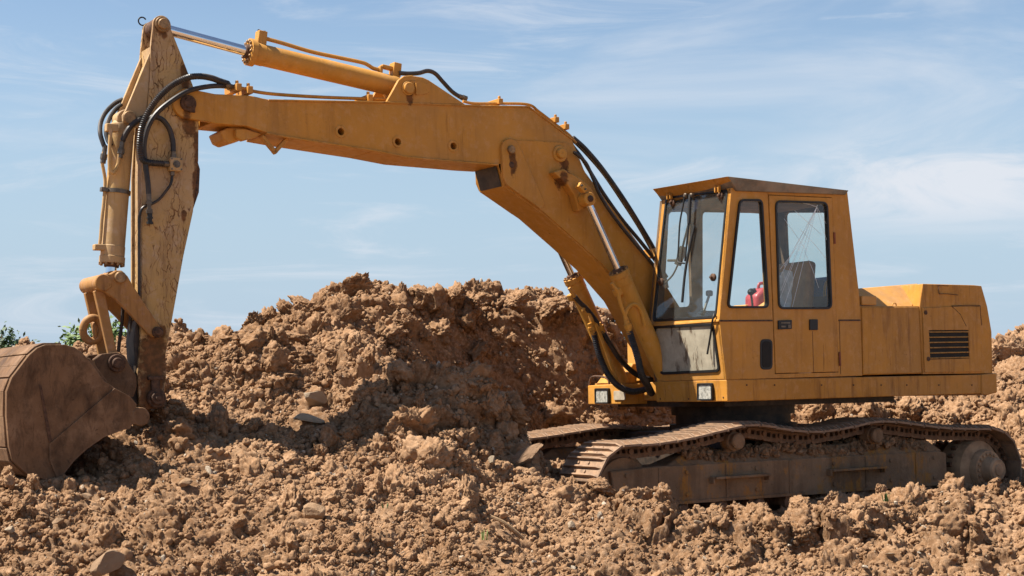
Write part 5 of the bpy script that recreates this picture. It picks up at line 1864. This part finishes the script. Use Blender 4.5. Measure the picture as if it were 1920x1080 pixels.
top_ = at_v(231, 228); head_ = at_v(209.5, 494); rodp = at_v(207, 524)
bcyl = ram('bucket_cylinder', rodp, head_, top_, .042, .088, mat_pale, bolts=12, flange=1.1)
m = MB(); m.cylv(bc_pin, VCb - .07, VCb + .07, .075); m.build('cylinder_eye', mat_pale, bcyl)
ax = (top_ - head_).normalized()
fr_ = Vector((ax.z, 0, -ax.x));
if fr_.x < 0:
    fr_ = -fr_
cl = head_ + ax * (head_ - top_).length * .50
m = MB(); m.lathe(cl - ax * .015, ax, [(0, .088), (0, .099), (.03, .099), (.03, .088)], 30, False); m.box(cl + fr_ * .115 + Vector((0, .03, 0)), (.05, .05, .03), (fr_, Vector((0, 1, 0)), ax)); m.build('clamp', mat_fit, bcyl)
m = MB(); a = at_v(189, 464, VCb + .02); m.box(a, (.11, .07, .045)); m.build('port_block', mat_pale, bcyl, .006)
m = MB()
m.tube([at_v(x, y, -.08) for x, y in ((187, 458), (189, 440), (191, 412), (194, 385), (196, 362), (197, 338), (194, 318), (192, 305), (194, 285))], .013, 10); m.build('pipe', mat_pale, bcyl)
m = MB(); m.lathe(at_v(193, 306, -.08), at_v(197, 275, -.08) - at_v(193, 306, -.08), [(0, .022), (.03, .022), (.03, .027), (.07, .027), (.07, .020), (.14, .018)], 8); m.build('hose_fitting', mat_fit, bcyl)
m = MB(); m.tube([at_v(x, y, .02) for x, y in ((224, 288), (222, 305), (217, 318), (211, 324), (206, 316), (205, 295), (206, 270), (208, 240))], .014, 10); m.build('pipe', mat_pale, bcyl)
m = MB(); m.lathe(at_v(225, 296, .02), at_v(230, 262, .02) - at_v(225, 296, .02), [(0, .020), (.03, .020), (.03, .027), (.07, .027), (.07, .019), (.13, .018)], 8); m.build('hose_fitting', mat_fit, bcyl)
m = MB(); m.box(at_v(209, 240, -.0), (.09, .06, .06)); m.build('port_block', mat_pale, bcyl, .006)

# hoses round the stick head
def hose(pts, r, v, rib=0.0, name='hose', mat=mat_rubber, parent=None):
    m = MB()
    q = []
    for i, p in enumerate(pts):
        vv = p[2] if len(p) > 2 else v
        q.append(PV(p[0], p[1], vv))
    m.tube(q, r, 10, 8, True, rib)
    return m.build(name, mat, parent or stick)


hose([(427, 157, .0), (412, 152, .04), (395, 146, .09), (374, 143, .14), (350, 146, .16), (322, 160, .16), (298, 182, .16), (279, 208, .16), (266, 238, .16), (262, 265, .15), (263, 285, .13), (268, 300, .11), (282, 305, .09), (306, 307, .07)], .026, .15, .2)
hose([(432, 163, -.05), (412, 161, .03), (385, 163, .10), (352, 171, .13), (320, 190, .13), (293, 213, .12), (277, 240, .11), (270, 275, .10), (273, 310, .09), (277, 340, .09), (279, 364, .09)], .020, .1)
hose([(278, 224, .05), (290, 219, .09), (305, 225, .09), (318, 243, .08), (324, 265, .08), (325, 284, .08)], .021, .07)
hose([(276, 218, .0), (262, 224, .04), (246, 236, .05), (235, 252, .04), (230, 264, .03)], .021, .03)
hose([(231, 186, -.22), (215, 194, -.24), (198, 211, -.22), (189, 230, -.18), (188, 250, -.12), (193, 268, -.09), (197, 277, -.08)], .018, -.2)
hose([(228, 196, -.2), (215, 207, -.20), (204, 225, -.16), (199, 245, -.10), (202, 262, -.06), (208, 272, -.02)], .018, -.2)
hose([(323, 330, .07), (320, 345, .07), (310, 360, .06), (298, 374, .055), (285, 382, .055), (270, 388, .055), (263, 400, .05), (261, 430, .04), (261, 560, .04)], .011, .06)
for q0, q1 in (((279, 362), (280, 400)), ((281, 398), (281, 420))):
    a, b = PV(*q0, .09), PV(*q1, .09)
    m = MB(); L_ = (b - a).length
    m.lathe(a, b - a, [(0, .02), (L_ * .4, .02), (L_ * .4, .024), (L_ * .55, .024), (L_ * .55, .017), (L_ * .8, .017), (L_ * .8, .027), (L_, .027)], 8); m.build('hose_fitting', mat_fit if q0[1] < 390 else mat_gasket, stick)
a = PV(328, 309, .06)
m = MB(); m.box(a, (.10, .075, .105)); vb_ = m.build('valve_block', mat_pale, stick, .006)
m = MB(); m.lathe(a + Vector((0, .037, 0)), (0, 1, 0), [(0, .028), (.008, .028), (.008, .018), (.014, .015)], 18); m.build('valve_cap', mat_fit, vb_)
m = MB()
for dz in (-.04, .04):
    for dx in (-.038, .038):
        m.lathe(a + Vector((dx, .037, dz)), (0, 1, 0), [(0, .007), (.006, .007)], 6)
m.build('bolt', mat_fit, vb_)
m = MB(); m.lathe(PV(325, 297, .07), Vector((0, 0, 1)), [(0, .024), (.03, .024), (.03, .02), (.06, .02)], 8); m.lathe(PV(316, 308, .06), Vector((1, 0, 0)), [(0, .024), (.04, .024), (.04, .02), (.08, .02)], 8); m.lathe(PV(323, 322, .06), Vector((0, 0, -1)), [(0, .02), (.03, .018)], 8); m.build('hose_fitting', mat_fit, vb_)

# ---------------------------------------------------------------- bucket linkage
VR = .055
tube_c = P(193.5, 530, VR + .03)
p2 = P(225, 520, VR + .03)
for (va, vb) in ((VR - .012, VR + .03), (SF - .055, SF - .013)):
    rk = poly([(183, 519), (193.5, 514.5), (205, 514), (217, 507), (229, 507), (240, 518), (250, 536), (270, 566), (299, 610), (305, 624), (298, 633), (286, 632), (276, 624), (245, 590), (215, 560), (195, 547), (182, 543), (178, 530)], VR + .03)
    m = MB(); m.prism(rk, va, vb); m.build('rocker_link', mat_link, exc, .008)
m = MB(); m.cylv(tube_c, SF - .08, VR + .045, .064); m.build('link_tube', mat_link, exc)
m = MB(); m.cylv(p2, SF - .06, VR + .055, .044); m.build('pin', mat_pin, exc)
m = MB(); m.cylv(rk_c, SF - .07, VR + .06, .042); m.cylv(rk_c, VR + .05, VR + .075, .028); m.build('pin', mat_rustpin, exc)
m = MB(); m.cylv((rodp.x, rodp.z), VCb - .06, VCb + .06, .062); m.build('rod_eye', mat_link, bcyl)
ear_pin = P(219, 681, .09)
for (va, vb, dx) in ((-.005, .035, 0), (-.235, -.195, 0)):
    tl = poly([(176, 546), (189, 541), (196, 546), (218, 655), (231, 680), (219, 694), (205, 684), (203, 664)], .03)
    m = MB(); m.prism(tl, va, vb); m.build('tipping_link', mat_link, exc, .006)
# lifting ring on the far link
rc = PV(173, 618, -.12)
m = MB()
m.tube([rc + Vector((.070 * math.cos(a), .02 * math.sin(a), .088 * math.sin(a))) for a in [2 * math.pi * k / 20 for k in range(21)]], .030, 12, 2); m.build('lifting_ring', mat_link, exc)
m = MB(); m.tube([rc + Vector((-.03, -.07, .07)), rc + Vector((-.02, .0, .03)), rc + Vector((-.02, .0, -.05)), rc + Vector((-.03, -.07, -.08))], .017, 10); m.build('shackle', mat_link, exc)
# greasy lines behind the link
for pts in (((231, 560), (229, 600), (224, 640), (222, 660)), ((243, 560), (245, 610), (247, 680), (250, 720)), ((252, 600), (254, 660), (256, 720))):
    m = MB(); m.tube([PV(x, y, -.12) for x, y in pts], .014, 8); m.build('hose', mat_dark, exc)
m = MB(); m.prism(poly([(262, 640), (248, 600), (243, 640), (248, 720), (258, 768), (292, 766), (300, 700), (300, 650)], -.1), SF + .032, SN - .032); m.build('stick_foot', mat_dark, exc, .01)

# ---------------------------------------------------------------- bucket
KN, KF = .50, -.72
arc_px = [(108, 905), (85, 900), (49, 888), (24, 864), (17, 838), (12, 781), (12, 735), (22, 708), (38, 687), (55, 665), (70, 652), (85, 646), (122, 646), (140, 651), (154, 661), (169, 677.5), (183, 697), (195.5, 714), (216, 728), (244, 743), (256, 757)]
curve_px = [(252, 790), (244, 804), (232, 806), (195, 820), (163, 842.5), (138, 865), (122, 887)]
sidepts = poly(arc_px + curve_px, KN)
m = MB(); m.prism(sidepts, KN - .028, KN)
buck = m.build('bucket', mat_bucket, exc, .004)
m = MB(); m.prism(sidepts, KF, KF + .028); m.build('side_wall', mat_bucket, buck, .004)
outer = poly(arc_px[:16], KN)
inner = grow(outer + poly([(200, 760), (150, 800)], KN), -.022)[:16]
m = MB()
for i in range(len(outer) - 1):
    a, b, c_, d_ = outer[i], outer[i + 1], inner[i + 1], inner[i]
    m.hull8([(a[0], KF + .0285, a[1]), (b[0], KF + .0285, b[1]), (c_[0], KF + .0285, c_[1]), (d_[0], KF + .0285, d_[1])],
            [(a[0], KN - .0285, a[1]), (b[0], KN - .0285, b[1]), (c_[0], KN - .0285, c_[1]), (d_[0], KN - .0285, d_[1])])
m.build('wrapper_plate', mat_bucket, buck)
# wear straps round the back of the shell
for (k0, k1) in ((1, 4), (4, 7), (7, 9), (9, 12)):
    m = MB()
    og = grow(outer + poly([(200, 760), (150, 800)], KN), .014)
    for i in range(k0, k1):
        a, b = og[i], og[i + 1]; c_, d_ = outer[i + 1], outer[i]
        if i == k1 - 1:
            b = tuple(Vector(a).lerp(Vector(b), .9)); c_ = tuple(Vector(d_).lerp(Vector(c_), .9))
        m.hull8([(a[0], KF + .06, a[1]), (b[0], KF + .06, b[1]), (c_[0], KF + .06, c_[1]), (d_[0], KF + .06, d_[1])],
                [(a[0], KN - .045, a[1]), (b[0], KN - .045, b[1]), (c_[0], KN - .045, c_[1]), (d_[0], KN - .045, d_[1])])
    m.build('wear_strap', mat_bucket, buck, .004)
# doubler, weld lines on the side
m = MB(); m.prism(poly([(214, 728), (244, 744), (255, 758), (251, 789), (243, 803), (232, 805), (195, 819), (163, 841), (138, 864), (121, 886), (108, 902), (92, 862), (92, 832)], KN), KN, KN + .014)
m.build('side_cutter', mat_bucket, buck, .004)
m = MB()
m.prism(poly([(73, 722), (77, 722), (97, 826), (91, 830)], KN), KN - .001, KN + .007)
m.build('weld_seam', mat_rustpin, buck, .002)
# lip with teeth
lip = [P(108, 903, KN), P(256, 775, KN)]
m = MB(); c = PV(260, 781, KN - .03)
m.cylv((c.x, c.z), KN - .06, KN + .02, .068); m.box((c.x + .04, KN - .02, c.z - .005), (.09, .07, .10)); m.build('side_tooth', mat_bucket, buck, .008)
# hinge ears
for (va, vb) in ((SN + .012, SN + .052), (SF - .052, SF - .012)):
    ear = poly([(174, 674), (187, 664), (219, 660), (234, 668), (244, 687), (255, 704), (256, 725), (250, 744), (240, 745), (215, 735), (195, 720)], .07)
    m = MB(); m.prism(ear, va, vb); m.build('hinge_ear', mat_bucket, buck, .008)
    m = MB(); m.cylv(ear_pin, va - .012 if va > 0 else va - .02, vb + .02, .068); m.cylv(ear_pin, va, vb + .045, .042); m.build('pin', mat_rustpin, buck)
for (va, vb) in ((SN - .085, SN - .045), (SF + .045, SF + .085)):
    m = MB(); m.prism(poly([(205, 700), (240, 690), (262, 715), (292, 732), (304, 747), (298, 760), (284, 762), (250, 760), (215, 740)], SN - .05), va, vb); m.build('hinge_ear', mat_dark, buck, .008)
m = MB(); tpl = poly([(160, 668), (172, 672), (205, 716), (196, 722)], KN); m.prism(tpl, KF + .03, KN - .03); m.build('top_plate', mat_bucket, buck, .006)

# ---------------------------------------------------------------- arm cylinder on top of the boom
VA = -.10
rt_, hd_, bs_ = PV(306, 54, VA), PV(465, 97, VA), PV(748, 164, VA)
acyl = ram('arm_cylinder', rt_, hd_, bs_, .042, .088, mat_cyl, bolts=14, flange=1.26)
m = MB(); m.cylv((ear_c[0], ear_c[1]), VA - .085, VA + .085, .068); m.build('rod_eye', mat_rustpin, acyl)
piv = P(764, 166, BN)
m = MB(); m.cylv(piv, VA - .08, VA + .08, .085); m.build('cylinder_eye', mat_cyl, acyl)
for (va, vb) in ((BN - .03, BN + .006), (BF - .006, BF + .03)):
    e_ = poly([(724, 192), (736, 170), (747, 150), (757, 142.5), (770, 141.5), (792, 145), (803, 150), (872, 196)], BN)
    m = MB(); m.prism(e_, va, vb); m.build('cylinder_ear', mat_boom, boom, .006)
m = MB(); m.cylv(piv, BN, BN + .02, .060); m.cylv(piv, BN + .015, BN + .045, .048); m.build('pin', mat_cyl, boom)
m = MB(); kp = rounded(poly([(766, 151), (790, 153), (806, 160), (803, 176), (790, 178), (766, 179)], BN), .03); m.plate([kp], lambda a, b, c: (a, c, b), BN, BN + .013); m.box((piv[0] - .075, BN + .02, piv[1]), (.018, .03, .1)); m.build('pin_keeper', mat_boom, boom, .004)
ax = (bs_ - hd_).normalized(); up = Vector((-ax.z, 0, ax.x));
if up.z < 0:
    up = -up
m = MB(); a = hd_ + ax * .10 + up * .13; m.box(a, (.075, .085, .12), (ax, Vector((0, 1, 0)), up)); m.build('port_block', mat_cyl, acyl, .006)
m = MB()
for dx in (-.025, .025):
    m.lathe(a + ax * dx + up * .06, up, [(0, .011), (.012, .011)], 6)
m.build('bolt', mat_fit, acyl)
m = MB(); m.tube([PV(x, y, VA) for x, y in ((493, 71), (530, 81), (584, 97), (640, 109), (678, 117), (690, 122), (700, 128), (716, 132))], .017, 10); m.build('pipe', mat_cyl, acyl)
m = MB(); m.box(PV(741, 132, VA), (.075, .09, .12), (ax, Vector((0, 1, 0)), up)); m.box(PV(726, 127, VA), (.12, .06, .03), (ax, Vector((0, 1, 0)), up)); m.box(PV(713, 132, VA), (.03, .05, .07), (ax, Vector((0, 1, 0)), up)); m.build('port_block', mat_cyl, acyl, .006)
for dv in (-.03, .05):
    hose([(748, 137), (765, 138), (785, 137), (802, 133 + 40 * dv * 0), (816, 138), (830, 153), (848, 172), (866, 184)], .019, VA + dv, parent=boom)
for dv in (-.03, .05):
    a, b = PV(860, 180, VA + dv), PV(878, 187, VA + dv)
    m = MB(); m.lathe(a, b - a, [(0, .022), (.04, .022), (.04, .027), (.08, .027)], 8); m.build('hose_fitting', mat_fit, boom)
# steel pipes along the top of the boom
for dv, dy in ((.02, 0), (-.06, 0), (-.14, 0)):
    m = MB(); m.tube([PV(x, y + dy, dv) for x, y in ((440, 164), (457, 166), (480, 172), (520, 177), (600, 182), (681, 185), (745, 187))], .014, 8); m.build('pipe', mat_boom, boom)
for x, y in ((437, 166), (458, 171), (682, 186)):
    a = PV(x, y, -.06); m = MB(); m.box(a + Vector((0, 0, -.01)), (.045, .26, .06)); m.lathe(a + Vector((0, .08, .02)), (0, 0, 1), [(0, .015), (.03, .015)], 6); m.build('pipe_clamp', mat_boom, boom, .005)
for px, py, dv in ((427, 159, .0), (433, 164, -.05)):
    a, b = PV(px - 14, py - 4, dv), PV(px + 14, py + 5, dv)
    m = MB(); m.lathe(a, b - a, [(0, .021), (.04, .021), (.04, .027), (.08, .027), (.08, .018), (.12, .018)], 8); m.build('hose_fitting', mat_fit, boom)
for dv in (.06, -.02, -.1):
    m = MB(); m.tube([PV(x, y, dv) for x, y in ((868, 190), (890, 194), (940, 194), (990, 196), (1010, 209), (1040, 232), (1066, 252), (1080, 268))], .013, 8); m.build('pipe', mat_boom, boom)
for x, y in ((926, 194), (1031, 228), (1050, 241)):
    a = PV(x, y, -.02); m = MB(); m.box(a, (.045, .24, .05)); m.lathe(a + Vector((0, .09, .02)), (0, 0, 1), [(0, .014), (.03, .014)], 6); m.build('pipe_clamp', mat_boom, boom, .005)
# black hoses from boom to deck
hose([(1074, 258), (1098, 280), (1130, 318), (1170, 375), (1203, 428), (1225, 466), (1240, 500), (1250, 540)], .023, -.02, parent=boom)
hose([(1072, 272), (1092, 298), (1112, 331), (1133, 365), (1165, 410), (1200, 452), (1230, 490), (1250, 520)], .018, .08, parent=boom)
hose([(1076, 285), (1098, 305), (1112, 335), (1125, 366), (1150, 405), (1188, 453), (1226, 498), (1250, 530)], .016, .16, parent=boom)
hose([(1074, 262), (1100, 288), (1134, 328), (1172, 384), (1200, 428), (1222, 468), (1245, 510)], .019, -.14, parent=boom)
m = MB(); m.box(PV(1220, 476, .0), (.10, .3, .08)); m.build('hose_bracket', mat_boom, boom, .006)
# lugs under the boom
m = MB(); m.prism(poly([(404, 250), (411, 266), (423, 272), (436, 268), (455, 262), (463, 245), (440, 240), (418, 243)], -.1), -.26, .0); m.build('stop_block', mat_boom, boom, .012)
m = MB(); m.prism(poly([(440, 243), (462, 243), (489, 252), (479, 258), (453, 265), (441, 258)], .03), .0, .05); m.build('stop_lug', mat_boom, boom, .006)
m = MB()
vb2 = [PV(492, 258, .05), PV(515, 285, .05), PV(536, 262, .05)]
for a, b in ((vb2[0], vb2[1]), (vb2[1], vb2[2])):
    d_ = (b - a); t_ = d_.normalized(); nrm = Vector((-t_.z, 0, t_.x))
    m.box((a + b) / 2, (d_.length + .03, .05, .028), (t_, Vector((0, 1, 0)), nrm))
m.build('hose_guard', mat_boom, boom, .003)

# ================================================================== FAR THINGS
def bush(px, py, y, w, hgt, n, label, col, seed):
    r = random.Random(seed)
    base = Wd(px, py, y)
    root = bpy.data.objects.new('bush', None); COL.objects.link(root)
    root.location = (base.x, base.y, 0)
    thing(root, label, 'bush', 'bushes beyond the bucket')
    top = base.z + hgt / 2
    st, lf = MB(), MB()
    for k in range(11):
        a = r.uniform(0, 6.28); rad = r.uniform(.1, 1) * w / 2
        tip = Vector((math.cos(a) * rad, math.sin(a) * rad * .7, top * r.uniform(.78, 1.02) * (1 - .18 * (rad / w * 2) ** 2)))
        mid = Vector((tip.x * .4, tip.y * .4, tip.z * .55))
        st.tube([(0, 0, 0), mid, tip], .014, 5, 4)
        for q in range(n // 11):
            t = r.random() ** .6
            p = mid.lerp(tip, t) + Vector((r.gauss(0, .13), r.gauss(0, .13), r.gauss(0, .11)))
            s = r.uniform(.03, .06)
            d1 = Vector((r.gauss(0, 1), r.gauss(0, 1), r.gauss(0, .6))).normalized(); d2 = d1.orthogonal().normalized()
            lf.add([p - d1 * s, p + d2 * s * .45, p + d1 * s, p - d2 * s * .45], [(0, 1, 2, 3)])
    st.build('stem', mat_wood, root)
    M = Mat('bush leaves')
    c = M.mix(M.ramp(M.noise(3, 3), .35, .65), tuple(x * .6 for x in col), col)
    lf_o = lf.build('foliage', M.set(c, .6, 0, .3), root)
    lf_o['kind'] = 'stuff'
    return root


bush(20, 650, 24, .75, .42, 4200, 'dark green shrub rising just above the bucket at the left edge', (.045, .085, .03), 3)
bush(150, 640, 23, .65, .50, 4600, 'light green shrub behind the lifting ring of the bucket link', (.12, .19, .05), 4)
bush(208, 625, 23.5, .4, .5, 2600, 'small light green shrub seen between the bucket link and the stick', (.12, .19, .05), 6)
# site cabin far behind between cylinder and cab
cb = bpy.data.objects.new('site_cabin', None); COL.objects.link(cb)
pos = Wd(1240, 650, 34)
cb.location = (pos.x, 34, 0)
thing(cb, 'far site cabin with dark green roof edge between the boom cylinder and the cab', 'cabin')
ztop = CAMZ + 18 / FPX * 34
m = MB(); m.box((0, 1.2, (ztop - .2) / 2), (2.6, 2.4, ztop - .2)); m.build('wall', mat_brownwall, cb, .01)
m = MB(); m.box((0, 1.2, ztop - .1), (2.8, 2.6, .2)); m.build('roof', mat_green, cb, .02)
